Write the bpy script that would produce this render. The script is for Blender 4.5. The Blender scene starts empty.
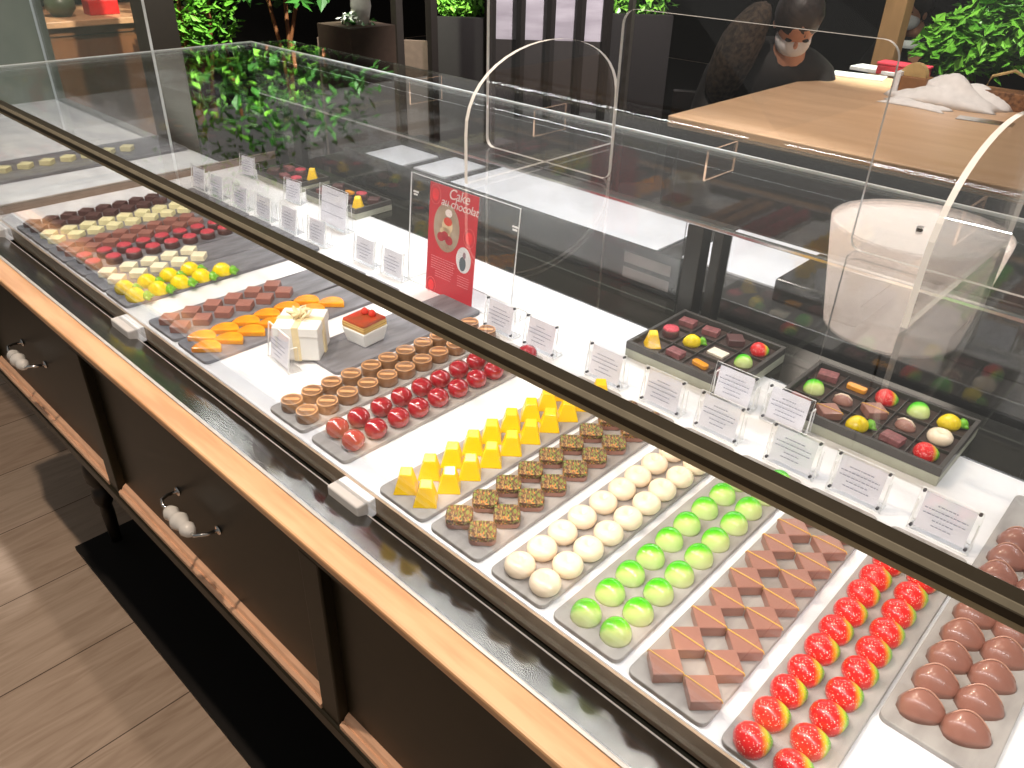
import bpy, bmesh, math, random
import numpy as np
from mathutils import Vector, Matrix, Euler

# ------------------------------------------------------------------ units
# All layout numbers are in units of U metres, measured from the camera's foot; z is relative to the lens height H.
U = 0.6
H = 1.45
PI = math.pi
scene = bpy.context.scene
C = scene.collection
random.seed(7)

# ------------------------------------------------------------------ camera
def RX(t): return Matrix.Rotation(t, 3, 'X')
def RZ(t): return Matrix.Rotation(t, 3, 'Z')
CAMR = RZ(.74556) @ RX(1.02153) @ RZ(.02991)
FPX = 781.5
cam_d = bpy.data.cameras.new('camera')
cam = bpy.data.objects.new('camera', cam_d); C.objects.link(cam)
cam_d.sensor_width = 36; cam_d.lens = FPX / 1024 * 36
cam_d.clip_start = 0.02; cam_d.clip_end = 100
cam.matrix_world = Matrix.Translation((0, 0, H)) @ CAMR.to_4x4()
scene.camera = cam

# ------------------------------------------------------------------ world, exposure, lights
scene.view_settings.view_transform = 'Standard'
scene.view_settings.look = 'None'
scene.view_settings.exposure = 0.0
scene.view_settings.gamma = 1.0
scene.view_settings.use_curve_mapping = False
scene.cycles.transparent_max_bounces = 40
scene.cycles.max_bounces = 10
scene.cycles.sample_clamp_indirect = 4.0

w = bpy.data.worlds.new('world'); scene.world = w; w.use_nodes = True
w.node_tree.nodes['Background'].inputs[0].default_value = (.40, .385, .36, 1)
w.node_tree.nodes['Background'].inputs[1].default_value = 0.42

def V(x, y, z): return Vector((x * U, y * U, H + z * U))

def area(name, loc, rot, sx, sy, power, color):
    d = bpy.data.lights.new(name, 'AREA'); d.shape = 'RECTANGLE'; d.size = sx; d.size_y = sy
    d.energy = power; d.color = color
    o = bpy.data.objects.new(name, d); C.objects.link(o); o.location = loc; o.rotation_euler = rot
    return o
def spot(name, loc, target, power, color, angle, blend=.4, rad=.03):
    d = bpy.data.lights.new(name, 'SPOT'); d.energy = power; d.color = color
    d.spot_size = math.radians(angle); d.spot_blend = blend; d.shadow_soft_size = rad
    o = bpy.data.objects.new(name, d); C.objects.link(o); o.location = loc
    o.rotation_euler = (Vector(target) - Vector(loc)).to_track_quat('-Z', 'Y').to_euler()
    return o
# LED strip under the front rail; unseen rear strip added to brighten the back marble
area('led_front', V(-1.3, .70, -.535), (math.radians(22), 0, 0), 4.4 * U, .012, 5.4, (1, .98, .97))
area('fill_back', V(-1.3, 1.78, -.535), (math.radians(-22), 0, 0), 3.7 * U, .012, 3.0, (.97, .98, 1))
# ceiling downlights over aisle, case and front; the rest are unseen added spots
spot('downlight_aisle', V(-1.9, .28, 2.1), V(-1.9, .35, -2.4), 92, (1, .80, .62), 95)
spot('downlight_case', V(-1.2, .93, 2.1), V(-1.2, .95, -1), 42, (1, .86, .74), 80)
spot('downlight_front', V(.2, .30, 2.1), V(0, .5, -1.2), 30, (1, .82, .66), 80)
spot('fill_plants', V(-4.6, 3.2, 1.9), V(-6.6, 4.0, -.6), 600, (.95, 1, .85), 60)  # unseen spot added to light the leaves
spot('fill_plants_right', V(-1.2, 5.2, 1.9), V(-1.7, 6.4, -.8), 320, (.95, 1, .85), 60)  # unseen spot added to lift the plant beyond the table
spot('fill_far', V(-3.5, 5.2, 2.0), V(-4.75, 5.4, -.9), 500, (1, .94, .95), 60)
spot('fill_counter', V(-6.3, 2.6, 1.9), V(-7.4, 2.8, -1.1), 150, (1, .85, .7), 60)  # unseen spot added to brighten the far cabinet
spot('fill_left_case', V(-4.2, 1.2, 1.9), V(-4.3, 1.3, -1), 110, (1, .97, .94), 50)  # unseen spot added to whiten the left-hand counter

spot('fill_table', V(-2.0, 3.3, 1.7), V(-1.6, 4.5, -.87), 75, (1, .9, .8), 120, 1.0)  # unseen spot added to brighten the tan tabletop
spot('fill_staff', V(-1.8, 2.4, 2.1), V(-1.8, 2.4, -1), 130, (.94, .97, 1), 50)  # unseen spot added to brighten the staff counter
# ------------------------------------------------------------------ materials
def lin(c):
    out = []
    for v in c[:3]:
        v = v / 255
        out.append(v / 12.92 if v <= .04045 else ((v + .055) / 1.055) ** 2.4)
    return (*out, 1)
MATS = {}
def mat(name, col, rough=.5, metal=0, spec=.5, var=.06, scale=40, bump=0, col2=None, coat=0, emit=None, estr=0, sss=0, stretch=None):
    if name in MATS: return MATS[name]
    m = bpy.data.materials.new(name); m.use_nodes = True
    nt = m.node_tree; b = nt.nodes['Principled BSDF']
    c = lin(col)
    tc = nt.nodes.new('ShaderNodeTexCoord'); nz = nt.nodes.new('ShaderNodeTexNoise')
    nz.inputs['Scale'].default_value = scale; nz.inputs['Detail'].default_value = 5
    src = tc.outputs['Object']
    if stretch:
        mp = nt.nodes.new('ShaderNodeMapping'); mp.inputs['Scale'].default_value = stretch
        nt.links.new(src, mp.inputs[0]); src = mp.outputs[0]
    nt.links.new(src, nz.inputs['Vector'])
    cr = nt.nodes.new('ShaderNodeValToRGB')
    if col2: a, d = lin(col2), c
    else:
        a = tuple(max(0, v * (1 - var * 1.6)) for v in c[:3]) + (1,)
        d = tuple(min(1, v * (1 + var)) for v in c[:3]) + (1,)
    cr.color_ramp.elements[0].position = .36; cr.color_ramp.elements[0].color = a
    cr.color_ramp.elements[1].position = .62; cr.color_ramp.elements[1].color = d
    nt.links.new(nz.outputs[0], cr.inputs[0]); nt.links.new(cr.outputs[0], b.inputs['Base Color'])
    b.inputs['Roughness'].default_value = rough; b.inputs['Metallic'].default_value = metal
    b.inputs['Specular IOR Level'].default_value = spec
    b.inputs['Coat Weight'].default_value = coat; b.inputs['Coat Roughness'].default_value = .08
    if sss:
        b.inputs['Subsurface Weight'].default_value = sss; b.inputs['Subsurface Scale'].default_value = .005
    if bump:
        bp = nt.nodes.new('ShaderNodeBump'); bp.inputs['Strength'].default_value = bump; bp.inputs['Distance'].default_value = .002
        nt.links.new(nz.outputs[0], bp.inputs['Height']); nt.links.new(bp.outputs[0], b.inputs['Normal'])
    if emit:
        b.inputs['Emission Color'].default_value = lin(emit); b.inputs['Emission Strength'].default_value = estr
    MATS[name] = m
    return m

def glass_mat(name, tint=(.985, .99, .985), f0=.045, rough=0.0, k=.95):
    m = bpy.data.materials.new(name); m.use_nodes = True; nt = m.node_tree; nt.nodes.clear()
    out = nt.nodes.new('ShaderNodeOutputMaterial'); mix = nt.nodes.new('ShaderNodeMixShader')
    tr = nt.nodes.new('ShaderNodeBsdfTransparent'); tr.inputs[0].default_value = (*tint, 1)
    gl = nt.nodes.new('ShaderNodeBsdfGlossy'); gl.inputs['Roughness'].default_value = rough
    gl.inputs[0].default_value = (1, 1, 1, 1)
    lw = nt.nodes.new('ShaderNodeLayerWeight'); lw.inputs[0].default_value = .5
    p = nt.nodes.new('ShaderNodeMath'); p.operation = 'POWER'; p.inputs[1].default_value = 5
    q = nt.nodes.new('ShaderNodeMath'); q.operation = 'MULTIPLY_ADD'; q.inputs[1].default_value = k; q.inputs[2].default_value = f0
    nt.links.new(lw.outputs['Facing'], p.inputs[0]); nt.links.new(p.outputs[0], q.inputs[0])
    nt.links.new(q.outputs[0], mix.inputs[0]); nt.links.new(tr.outputs[0], mix.inputs[1]); nt.links.new(gl.outputs[0], mix.inputs[2])
    nt.links.new(mix.outputs[0], out.inputs[0]); MATS[name] = m
    return m
def edge_mat(name, col, t=.35):
    m = bpy.data.materials.new(name); m.use_nodes = True; nt = m.node_tree
    b = nt.nodes['Principled BSDF']; b.inputs['Base Color'].default_value = lin(col); b.inputs['Roughness'].default_value = .25
    b.inputs['Transmission Weight'].default_value = 0
    tr = nt.nodes.new('ShaderNodeBsdfTransparent'); mix = nt.nodes.new('ShaderNodeMixShader'); mix.inputs[0].default_value = t
    nt.links.new(b.outputs[0], mix.inputs[1]); nt.links.new(tr.outputs[0], mix.inputs[2])
    nt.links.new(mix.outputs[0], nt.nodes['Material Output'].inputs[0]); MATS[name] = m
    return m
M_glass = glass_mat('case_glass', f0=.05)
M_acr = glass_mat('clear_acrylic', tint=(.99, .99, .99), f0=.035)
M_gedge = edge_mat('glass_edge', (222, 230, 232), .1)  # whitish colour paints the light caught by polished glass edges
M_aedge = edge_mat('acrylic_edge', (250, 250, 248), .1)  # near-white colour stands in for light caught by acrylic edges
M_marble = mat('white_marble', (246, 245, 246), .22, col2=(222, 222, 226), scale=7, stretch=(1, 2.2, 1))
M_marble_edge = mat('marble_front_edge', (205, 190, 170), .3)
M_slate = mat('grey_slate', (170, 165, 161), .5, col2=(146, 141, 138), scale=16, bump=.25, stretch=(3, 1, 1))
M_slate_d = mat('dark_slate', (128, 128, 134), .5, col2=(98, 98, 104), scale=14, bump=.3, stretch=(4, 1, 1))
M_bronze = mat('dark_bronze_metal', (196, 184, 150), .35, metal=.2)
M_black = mat('black_gloss', (34, 32, 26), .12, spec=.7)
M_mirror = mat('smoked_metal', (120, 118, 114), .17, metal=.9)
M_chrome = mat('chrome', (225, 225, 225), .15, metal=1)
M_cab = mat('dark_olive_brown_paint', (34, 29, 13), .4, spec=.25, scale=8, stretch=(1, 1, 6))
M_ledge = mat('pale_moulding_wood', (240, 192, 158), .35, scale=20, stretch=(1, 8, 8))
M_ceram = mat('white_ceramic', (240, 238, 235), .15, coat=.5)
M_paper = mat('white_card', (240, 239, 247), .6, var=.02)
M_ink = mat('grey_ink', (150, 152, 168), .7)
M_screw = mat('steel_screw', (95, 95, 100), .3, metal=.7)

def wood(name, c1, c2, rough=.4, sc=(1, 12, 12), s=3):
    m = mat(name, c1, rough, col2=c2, scale=s, stretch=sc)
    return m
M_oak = wood('light_oak', (226, 178, 132), (205, 152, 108), .38, sc=(1.5, 14, 14), s=4)
M_table = wood('tan_tabletop', (222, 184, 148), (212, 172, 134), .32, sc=(1, 6, 6), s=3)

def axis_mat(name, stops, axis='X', vec=(0, 0, 0), rough=.25, coat=.5, seeds=None, sss=0):
    """colour zones along the object's own local axis"""
    m = bpy.data.materials.new(name); m.use_nodes = True; nt = m.node_tree; b = nt.nodes['Principled BSDF']
    tc = nt.nodes.new('ShaderNodeTexCoord'); dt = nt.nodes.new('ShaderNodeVectorMath'); dt.operation = 'DOT_PRODUCT'
    dt.inputs[1].default_value = vec
    nt.links.new(tc.outputs['Object'], dt.inputs[0])
    nz = nt.nodes.new('ShaderNodeTexNoise'); nz.inputs['Scale'].default_value = 120
    nt.links.new(tc.outputs['Object'], nz.inputs['Vector'])
    ma = nt.nodes.new('ShaderNodeMath'); ma.operation = 'MULTIPLY_ADD'; ma.inputs[1].default_value = .12; ma.inputs[2].default_value = .44
    nt.links.new(nz.outputs[0], ma.inputs[0])
    ad = nt.nodes.new('ShaderNodeMath'); ad.operation = 'ADD'
    nt.links.new(dt.outputs['Value'], ad.inputs[0]); nt.links.new(ma.outputs[0], ad.inputs[1])
    cr = nt.nodes.new('ShaderNodeValToRGB'); e = cr.color_ramp.elements
    e[0].position, e[0].color = stops[0][0], lin(stops[0][1]); e[1].position, e[1].color = stops[-1][0], lin(stops[-1][1])
    for p_, c_ in stops[1:-1]:
        n = e.new(p_); n.color = lin(c_)
    nt.links.new(ad.outputs[0], cr.inputs[0]); last = cr.outputs[0]
    if seeds:
        vo = nt.nodes.new('ShaderNodeTexVoronoi'); vo.inputs['Scale'].default_value = seeds[0]
        nt.links.new(tc.outputs['Object'], vo.inputs['Vector'])
        lt = nt.nodes.new('ShaderNodeMath'); lt.operation = 'LESS_THAN'; lt.inputs[1].default_value = seeds[1]
        nt.links.new(vo.outputs['Distance'], lt.inputs[0])
        mx = nt.nodes.new('ShaderNodeMix'); mx.data_type = 'RGBA'
        nt.links.new(lt.outputs[0], mx.inputs[0]); nt.links.new(last, mx.inputs[6]); mx.inputs[7].default_value = lin(seeds[2])
        last = mx.outputs[2]
    nt.links.new(last, b.inputs['Base Color'])
    b.inputs['Roughness'].default_value = rough; b.inputs['Coat Weight'].default_value = coat
    MATS[name] = m
    return m

# ------------------------------------------------------------------ mesh helpers
def setp(o, label=None, cat=None, group=None, kind=None):
    if label: o['label'] = label
    if cat: o['category'] = cat
    if group: o['group'] = group
    if kind: o['kind'] = kind
    return o
def thing(name, label, cat, loc, group=None, rz=0):
    o = bpy.data.objects.new(name, None); C.objects.link(o); o.location = loc; o.rotation_euler = (0, 0, rz)
    o.empty_display_size = .05
    return setp(o, label, cat, group)

class MB:
    """collects geometry; world=True: layout units, else local units (still times U)"""
    def __init__(s, world=True): s.bm = bmesh.new(); s.world = world; s.mi = 0
    def _f(s, vs, mi=None):
        try:
            f = s.bm.faces.new(vs); f.material_index = s.mi if mi is None else mi; return f
        except ValueError: return None
    def box(s, x0, y0, z0, x1, y1, z1, edge=None, edges='xyz'):
        v = [s.bm.verts.new(p) for p in ((x0,y0,z0),(x1,y0,z0),(x1,y1,z0),(x0,y1,z0),(x0,y0,z1),(x1,y0,z1),(x1,y1,z1),(x0,y1,z1))]
        for idx, ax in (((3,2,1,0),'z'),((4,5,6,7),'z'),((0,1,5,4),'y'),((2,3,7,6),'y'),((1,2,6,5),'x'),((3,0,4,7),'x')):
            s._f([v[i] for i in idx], edge if (edge is not None and ax in edges) else None)
        return s
    def prism(s, prof, x0, x1, plane='YZ', edge=None, cap=True):
        """extrude a closed 2-D outline along the third axis"""
        def P(a, b, t):
            return {'YZ': (t, a, b), 'XZ': (a, t, b), 'XY': (a, b, t)}[plane]
        A = [s.bm.verts.new(P(a, b, x0)) for a, b in prof]; B = [s.bm.verts.new(P(a, b, x1)) for a, b in prof]
        n = len(prof)
        for i in range(n): s._f([A[i], A[(i+1) % n], B[(i+1) % n], B[i]], edge)
        if cap: s._f(A[::-1]); s._f(B)
        return s
    def lathe(s, prof, c=(0, 0, 0), n=20, sx=1, sy=1, axis='Z', cap=True):
        rings = []
        for r, z in prof:
            ring = []
            for i in range(n):
                a = 2 * PI * i / n; x, y = r * math.cos(a) * sx, r * math.sin(a) * sy
                p = {'Z': (x, y, z), 'X': (z, x, y), 'Y': (x, z, y)}[axis]
                ring.append(s.bm.verts.new((p[0]+c[0], p[1]+c[1], p[2]+c[2])))
            rings.append(ring)
        for a, b in zip(rings, rings[1:]):
            for i in range(n): s._f([a[i], a[(i+1) % n], b[(i+1) % n], b[i]])
        if cap: s._f(rings[0][::-1]); s._f(rings[-1])
        return s
    def tube(s, pts, r, n=8, closed=False):
        pts = [Vector(p) for p in pts]; rings = []
        rr = r if isinstance(r, (list, tuple)) else [r] * len(pts)
        up = Vector((0, 0, 1)); m = len(pts)
        for i, p in enumerate(pts):
            if closed: t = (pts[(i+1) % m] - pts[i-1])
            else: t = (pts[min(i+1, m-1)] - pts[max(i-1, 0)])
            t.normalize(); q = up if abs(t.dot(up)) < .95 else Vector((1, 0, 0))
            a = t.cross(q).normalized(); b = t.cross(a)
            rings.append([s.bm.verts.new(p + (a * math.cos(2*PI*k/n) + b * math.sin(2*PI*k/n)) * rr[i]) for k in range(n)])
        m2 = m if closed else m - 1
        for i in range(m2):
            A, B = rings[i], rings[(i+1) % m]
            for k in range(n): s._f([A[k], A[(k+1) % n], B[(k+1) % n], B[k]])
        if not closed: s._f(rings[0][::-1]); s._f(rings[-1])
        return s
    def build(s, name, mats, parent=None, smooth=False, bevel=0, tri=False, keep=False, rot=None, seg=2):
        bm = s.bm
        if tri: bmesh.ops.triangulate(bm, faces=[f for f in bm.faces if len(f.verts) > 4])
        bmesh.ops.recalc_face_normals(bm, faces=bm.faces)
        base = Vector((0, 0, 0))
        if s.world:
            q = parent
            while q: base = base + q.location; q = q.parent
        for v in bm.verts:
            v.co = (v.co * U) if not s.world else (v.co * U + Vector((0, 0, H)) - base)
        if s.world and not parent:                        # origin at the base centre
            xs = [v.co for v in bm.verts]
            o0 = Vector(((min(c.x for c in xs)+max(c.x for c in xs))/2, (min(c.y for c in xs)+max(c.y for c in xs))/2, min(c.z for c in xs)))
            for v in bm.verts: v.co -= o0
        me = bpy.data.meshes.new(name); bm.to_mesh(me); bm.free()
        for m in (mats if isinstance(mats, (list, tuple)) else [mats]): me.materials.append(m)
        if smooth:
            for p in me.polygons: p.use_smooth = True
        o = bpy.data.objects.new(name, me); C.objects.link(o)
        if parent: o.parent = parent
        elif s.world: o.location = o0
        if bevel:
            b = o.modifiers.new('bevel', 'BEVEL'); b.width = bevel * U; b.segments = seg; b.limit_method = 'ANGLE'; b.angle_limit = math.radians(40)
            b.harden_normals = False
        return o
def rrect(w, h, r, n=4, cx=0, cy=0):
    pts = []
    for sx, sy, a0 in ((1, 1, 0), (-1, 1, 90), (-1, -1, 180), (1, -1, 270)):
        for k in range(n + 1):
            a = math.radians(a0 + 90 * k / n)
            pts.append((cx + sx * (w/2 - r) + r * math.cos(a), cy + sy * (h/2 - r) + r * math.sin(a)))
    return pts
def copy_tree(o, parent=None):
    c = o.copy(); C.objects.link(c); c.parent = parent
    for ch in list(o.children): copy_tree(ch, c)
    return c
def at(px, py, z):
    """layout point where the sight line through a photo pixel meets height z"""
    d = CAMR @ Vector(((px - 512) / FPX, (384 - py) / FPX, -1)); return d * (z / d.z)
def far(px, py, dep):
    return CAMR @ Vector(((px - 512) / FPX, (384 - py) / FPX, -1)) * dep
def structure(o): o['kind'] = 'structure'; return o

# ------------------------------------------------------------------ room
ZF = -H / U
def floor_mat():
    m = bpy.data.materials.new('wood_tile_floor'); m.use_nodes = True; nt = m.node_tree; b = nt.nodes['Principled BSDF']
    tc = nt.nodes.new('ShaderNodeTexCoord'); mp = nt.nodes.new('ShaderNodeMapping'); mp.inputs['Rotation'].default_value = (0, 0, PI/2); mp.inputs['Location'].default_value = (0, .126, 0)
    nt.links.new(tc.outputs['Object'], mp.inputs[0])
    br = nt.nodes.new('ShaderNodeTexBrick'); br.inputs['Scale'].default_value = 1; br.inputs['Brick Width'].default_value = 1.2
    br.inputs['Row Height'].default_value = .268; br.inputs['Mortar Size'].default_value = .0016; br.inputs['Mortar Smooth'].default_value = .2
    br.inputs['Color1'].default_value = lin((190, 166, 146)); br.inputs['Color2'].default_value = lin((200, 180, 162)); br.inputs['Mortar'].default_value = lin((86, 68, 54))
    nt.links.new(mp.outputs[0], br.inputs['Vector'])
    mp2 = nt.nodes.new('ShaderNodeMapping'); mp2.inputs['Scale'].default_value = (14, 1.6, 1)
    nt.links.new(tc.outputs['Object'], mp2.inputs[0])
    nz = nt.nodes.new('ShaderNodeTexNoise'); nz.inputs['Scale'].default_value = 3; nz.inputs['Detail'].default_value = 8; nz.inputs['Distortion'].default_value = 1.2
    nt.links.new(mp2.outputs[0], nz.inputs['Vector'])
    cr = nt.nodes.new('ShaderNodeValToRGB'); cr.color_ramp.elements[0].position = .3; cr.color_ramp.elements[0].color = (.74, .70, .66, 1)
    cr.color_ramp.elements[1].position = .65; cr.color_ramp.elements[1].color = (1.0, 1.0, 1.0, 1)
    nt.links.new(nz.outputs[0], cr.inputs[0])
    mx = nt.nodes.new('ShaderNodeMix'); mx.data_type = 'RGBA'; mx.blend_type = 'MULTIPLY'; mx.inputs[0].default_value = 1
    nt.links.new(br.outputs[0], mx.inputs[6]); nt.links.new(cr.outputs[0], mx.inputs[7])
    nt.links.new(mx.outputs[2], b.inputs['Base Color']); b.inputs['Roughness'].default_value = .5
    return m
structure(MB().box(-14, -4, ZF - .1, 5, 14, ZF).build('floor', floor_mat()))
o = structure(MB().box(-13.7, 1.95, ZF, 4.9, 13.7, ZF + .01).build('trim_2', mat('black_brown_sheet', (26, 20, 17), .7, scale=60)))  # thin black-brown sheet over the floor behind the case
M_wall = mat('dark_umber_wall', (30, 24, 20), .6, scale=4)
structure(MB().box(-14, 13.8, ZF, 5, 14, 2.2).build('wall_back', M_wall))
structure(MB().box(-14, -4, ZF, -13.8, 13.8, 2.2).build('wall_left', M_wall))

# ------------------------------------------------------------------ the display case
XL, XR = -3.2, .75
case = thing('display_case', 'long glass-topped chocolate display case with dark cabinet, oak front rail and white marble shelf', 'display case', V(-1.2, 1.2, ZF))
# cabinet carcass with recessed drawer bays
YF = .53
cb = MB()
cb.box(XL, .60, -1.56, XR, 1.86, -1.06)
cb.box(XL, YF + .003, -1.045, XR, .60, -1.022)      # head rail
cb.build('cabinet_body', M_cab, case)
MB().box(XL, YF - .004, -1.57, XR, .60, -1.525).build('bottom_rail', M_cab, case, bevel=.006)
stile_x = [-3.17, -2.10, -1.0, .1]
for sx in stile_x:
    MB().prism([(sx - .033, YF + .003), (sx + .033, YF + .003), (sx + .036, .60), (sx - .036, .60)], -1.53, -1.045, 'XY').build('stile', M_cab, case, bevel=.004)
bays = [(stile_x[i] + .035, stile_x[i+1] - .035) for i in range(3)] + [(.135, XR)]
def pull(x, z, y, parent):
    g = MB()
    g.lathe([(r_ * .8, z_ * .9) for r_, z_ in [(.0, -.070), (.013, -.068), (.020, -.058), (.025, -.044), (.019, -.030), (.024, -.014), (.030, 0), (.024, .014), (.019, .030), (.025, .044), (.020, .058), (.013, .068), (.0, .070)]], (x, y - .05, z), 14, axis='X')
    o = g.build('handle', M_ceram, parent, smooth=True)
    for s_ in (-1, 1):
        t = MB().tube([(x + s_*.06, y - .05, z), (x + s_*.078, y - .052, z + .004), (x + s_*.090, y - .048, z + .012), (x + s_*.100, y - .03, z + .01), (x + s_*.101, y, z + .006)], .0045)
        t.lathe([(.012, -.004), (.012, .0), (.008, .003)], (x + s_*.101, y - .001, z + .006), 12, axis='Y')
        t.build('handle_bracket', M_chrome, o, smooth=True)
for a, b in bays:
    d = MB(); d.box(a, .557, -1.50, b, .60, -1.045)
    dr = d.build('drawer', M_cab, case)
    if b < .5: pull((a + b) / 2 + .005, -1.285, .557, dr)
    g = MB()
    g.prism([(YF + .001, -1.528), (YF + .001, -1.512), (YF + .008, -1.507), (YF + .012, -1.509), (YF + .017, -1.500), (.557, -1.494), (.557, -1.528)], a, b)
    g.build('moulding_strip', M_ledge, case)
for lx, ly in ((-2.96, .70), (.3, .70), (-2.96, 1.78), (.3, 1.78)):
    prof = [(0, ZF + .02), (.030, ZF + .02), (.034, ZF + .06), (.040, -2.24), (.036, -2.20), (.058, -2.17), (.062, -2.14), (.050, -2.11), (.036, -2.10),
            (.066, -2.06), (.070, -2.02), (.060, -1.98), (.038, -1.965), (.072, -1.92), (.076, -1.88), (.06, -1.84), (.04, -1.82), (.05, -1.70), (.055, -1.56), (0, -1.56)]
    MB().lathe([(r_ * .68, z_) for r_, z_ in prof], (lx, ly, 0), 18, cap=False).build('leg', mat('leg_black', (26, 19, 12), .4), case, smooth=True)
MB().box(-3.04, .555, ZF, XR, 1.86, ZF + .02).build('floor_slab', mat('matt_black', (16, 11, 8), .8), case)  # low matt-black slab on the floor under the case
# oak front rail, sloped smoked strip, chrome lines, black channel
MB().box(XL, .524, -1.022, XR, .583, -1.0).build('wood_rail', M_oak, case, bevel=.005)
MB().prism([(.583, -1.0), (.588, -.9985), (.591, -1.001), (.591, -1.02), (.583, -1.02)], XL, XR).build('chrome_trim', mat('satin_trim', (205, 205, 203), .35), case)
MB().prism([(.591, -1.001), (.672, -1.029), (.672, -1.07), (.591, -1.07)], XL, XR).build('sloped_strip', M_mirror, case)
MB().prism([(.672, -1.028), (.6755, -1.029), (.6755, -1.07), (.672, -1.07)], XL, XR).build('chrome_trim', mat('satin_trim', (205, 205, 203), .35), case)
MB().prism([(.6755, -1.045), (.684, -1.056), (.688, -1.052), (.692, -1.056), (.704, -1.056), (.704, -1.075), (.6755, -1.075)], XL, XR).build('channel', M_black, case)
# marble shelf
M_mset = [M_marble, M_marble_edge]
sh = MB(); sh.box(XL, .704, -1.06, XR, 1.69, -1.0)
sh.build('marble_shelf', M_marble, case, bevel=.004)
MB().box(XL, .6985, -1.05, XR, .7037, -1.002).build('front_lip', mat('taupe_lip', (186, 160, 134), .4), case)
for (a, b) in ((-1.10, -1.0), (-2.12, -2.01), (-3.19, -3.04)):
    MB().box(a, .652, -1.045, b, .6983, -1.0).build('shelf_block', M_marble, case, bevel=.004)
# rear black sill
MB().box(XL, 1.6905, -1.06, XR, 1.90, -1.0005).build('rear_sill', M_black, case, bevel=.003)
# end strip between this case and the next
MB().box(XL - .02, .70, -1.02, XL, 1.86, -.972).build('end_strip', mat('taupe_strip', (150, 128, 112), .4), case, bevel=.003)
# glass
GM = [M_glass, M_gedge]; GM_DIM = [M_glass, edge_mat('dim_glass_edge', (96, 100, 92), .45)]
ZT = -.515
MB().box(XL, .670, -.9985, XR, .679, -.531, edge=1, edges='xz').build('front_glass', [M_glass, edge_mat('clear_bottom_edge', (180, 172, 160), .8)], case)
MB().box(XL + .0005, .656, -.531, XR, .682, -.5225).build('front_rail', M_bronze, case)
MB().prism([(.654, -.5225), (.684, -.5225), (.684, -.512), (.680, -.506), (.658, -.506), (.654, -.510)], XL, XR).build('front_rail_cap', mat('dark_rail_cap', (64, 57, 44), .35, metal=.4), case)
MB().prism([(.6535, -.5125), (.6535, -.5105), (.6575, -.5055), (.6595, -.5055)], XL, XR).build('rail_highlight', mat('highlight_grey', (120, 114, 98), .4), case)  # pale strip painting the highlight along the rail's edge
MB().box(XL, .6845, -.5165, XR, 1.806, -.509, edge=1, edges='xy').build('top_glass', GM, case)
MB().box(XL + .001, 1.8085, -.521, XR, 1.97, -.515, edge=1, edges='xy').build('rear_top_glass', GM_DIM, case)
MB().box(XL, .69, -.9715, XL + .011, 1.802, -.5215, edge=1, edges='yz').build('end_glass', GM_DIM, case)
MB().box(XL + .012, 1.802, -.705, XR, 1.8115, -.5215, edge=1, edges='xz').build('rear_upper_glass', GM_DIM, case)
for fx in (-2.2, -1.62, -1.02, -.4, .2):
    MB().box(fx, 1.815, -.60, fx + .006, 1.962, -.522, edge=1, edges='yz').build('rear_fin', [M_glass, edge_mat('amber_edge', (235, 195, 165), .1)] , case)
M_glint = mat('edge_glint', (214, 224, 228), .4)  # pale strips stand in for light caught along the top glass edge
MB().box(XL, 1.799, -.5088, XR, 1.8055, -.5075).build('edge_glint', M_glint, case)
MB().box(XL, .69, -.5088, XL + .008, 1.799, -.5075).build('edge_glint', M_glint, case)
# rear sliding doors
M_dframe = mat('dark_door_metal', (40, 38, 32), .3, metal=.4)
MB().box(XL + .012, 1.80, -.716, XR, 1.815, -.7055).build('door_track', M_chrome, case, bevel=.002)
for (a, b) in ((-3.12, -3.09), (-2.96, -2.90), (-1.035, -.985), (-.955, -.925), (.35, .41)):
    MB().box(a, 1.80, -1.0, b, 1.85, -.717).build('door_post', M_dframe, case, bevel=.003)
for (a, b) in ((-3.09, -2.97), (-2.88, -1.05), (-.91, .34)):
    MB().box(a, 1.815, -.990, b, 1.822, -.72, edge=1, edges='xz').build('sliding_door', GM_DIM, case)

# ------------------------------------------------------------------ acrylic guard standing on the glass top
def arc(cx, cz, r, a0, a1, n=6):
    return [(cx + r * math.cos(math.radians(a0 + (a1 - a0) * k / n)), cz + r * math.sin(math.radians(a0 + (a1 - a0) * k / n))) for k in range(n + 1)]
shield = thing('acrylic_screen', 'tall clear acrylic sneeze screen with a rounded serving opening, standing on the glass top', 'screen', V(-.7, 1.39, -.509))
zb, zo, zt = -.509, -.166, .30
legs = [(-1.388, -1.008), (-.466, -.086), (.456, .75)]
out = [(-1.388, zt)]
for i, (a, b) in enumerate(legs):
    if i: out += arc(a - .03, zo - .03, .03, 90, 0)
    out += arc(a + .022, zb + .022, .022, 180, 270)
    if i < len(legs) - 1:
        out += arc(b - .022, zb + .022, .022, 270, 360)
        out += arc(b + .03, zo - .03, .03, 180, 90)
    else: out += [(b, zb), (b, zt)]
MB().prism(out, 1.382, 1.391, 'XZ', edge=1).build('screen_sheet', [M_acr, M_aedge], shield, tri=True)
for (a, b) in legs[:2]:
    cx = (a + b) / 2
    pr = [(1.134, zb)] + [(1.39 - .256 * math.cos(t), -.41 + .165 * math.sin(t) ** .85) for t in [PI * k / 22 for k in range(23)]] + [(1.646, zb)]
    pr = [(y if True else y, z) for y, z in pr]
    MB().prism(pr, cx - .0045, cx + .0045, 'YZ', edge=1).build('arched_foot', [M_acr, M_aedge], shield, tri=True)

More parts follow.
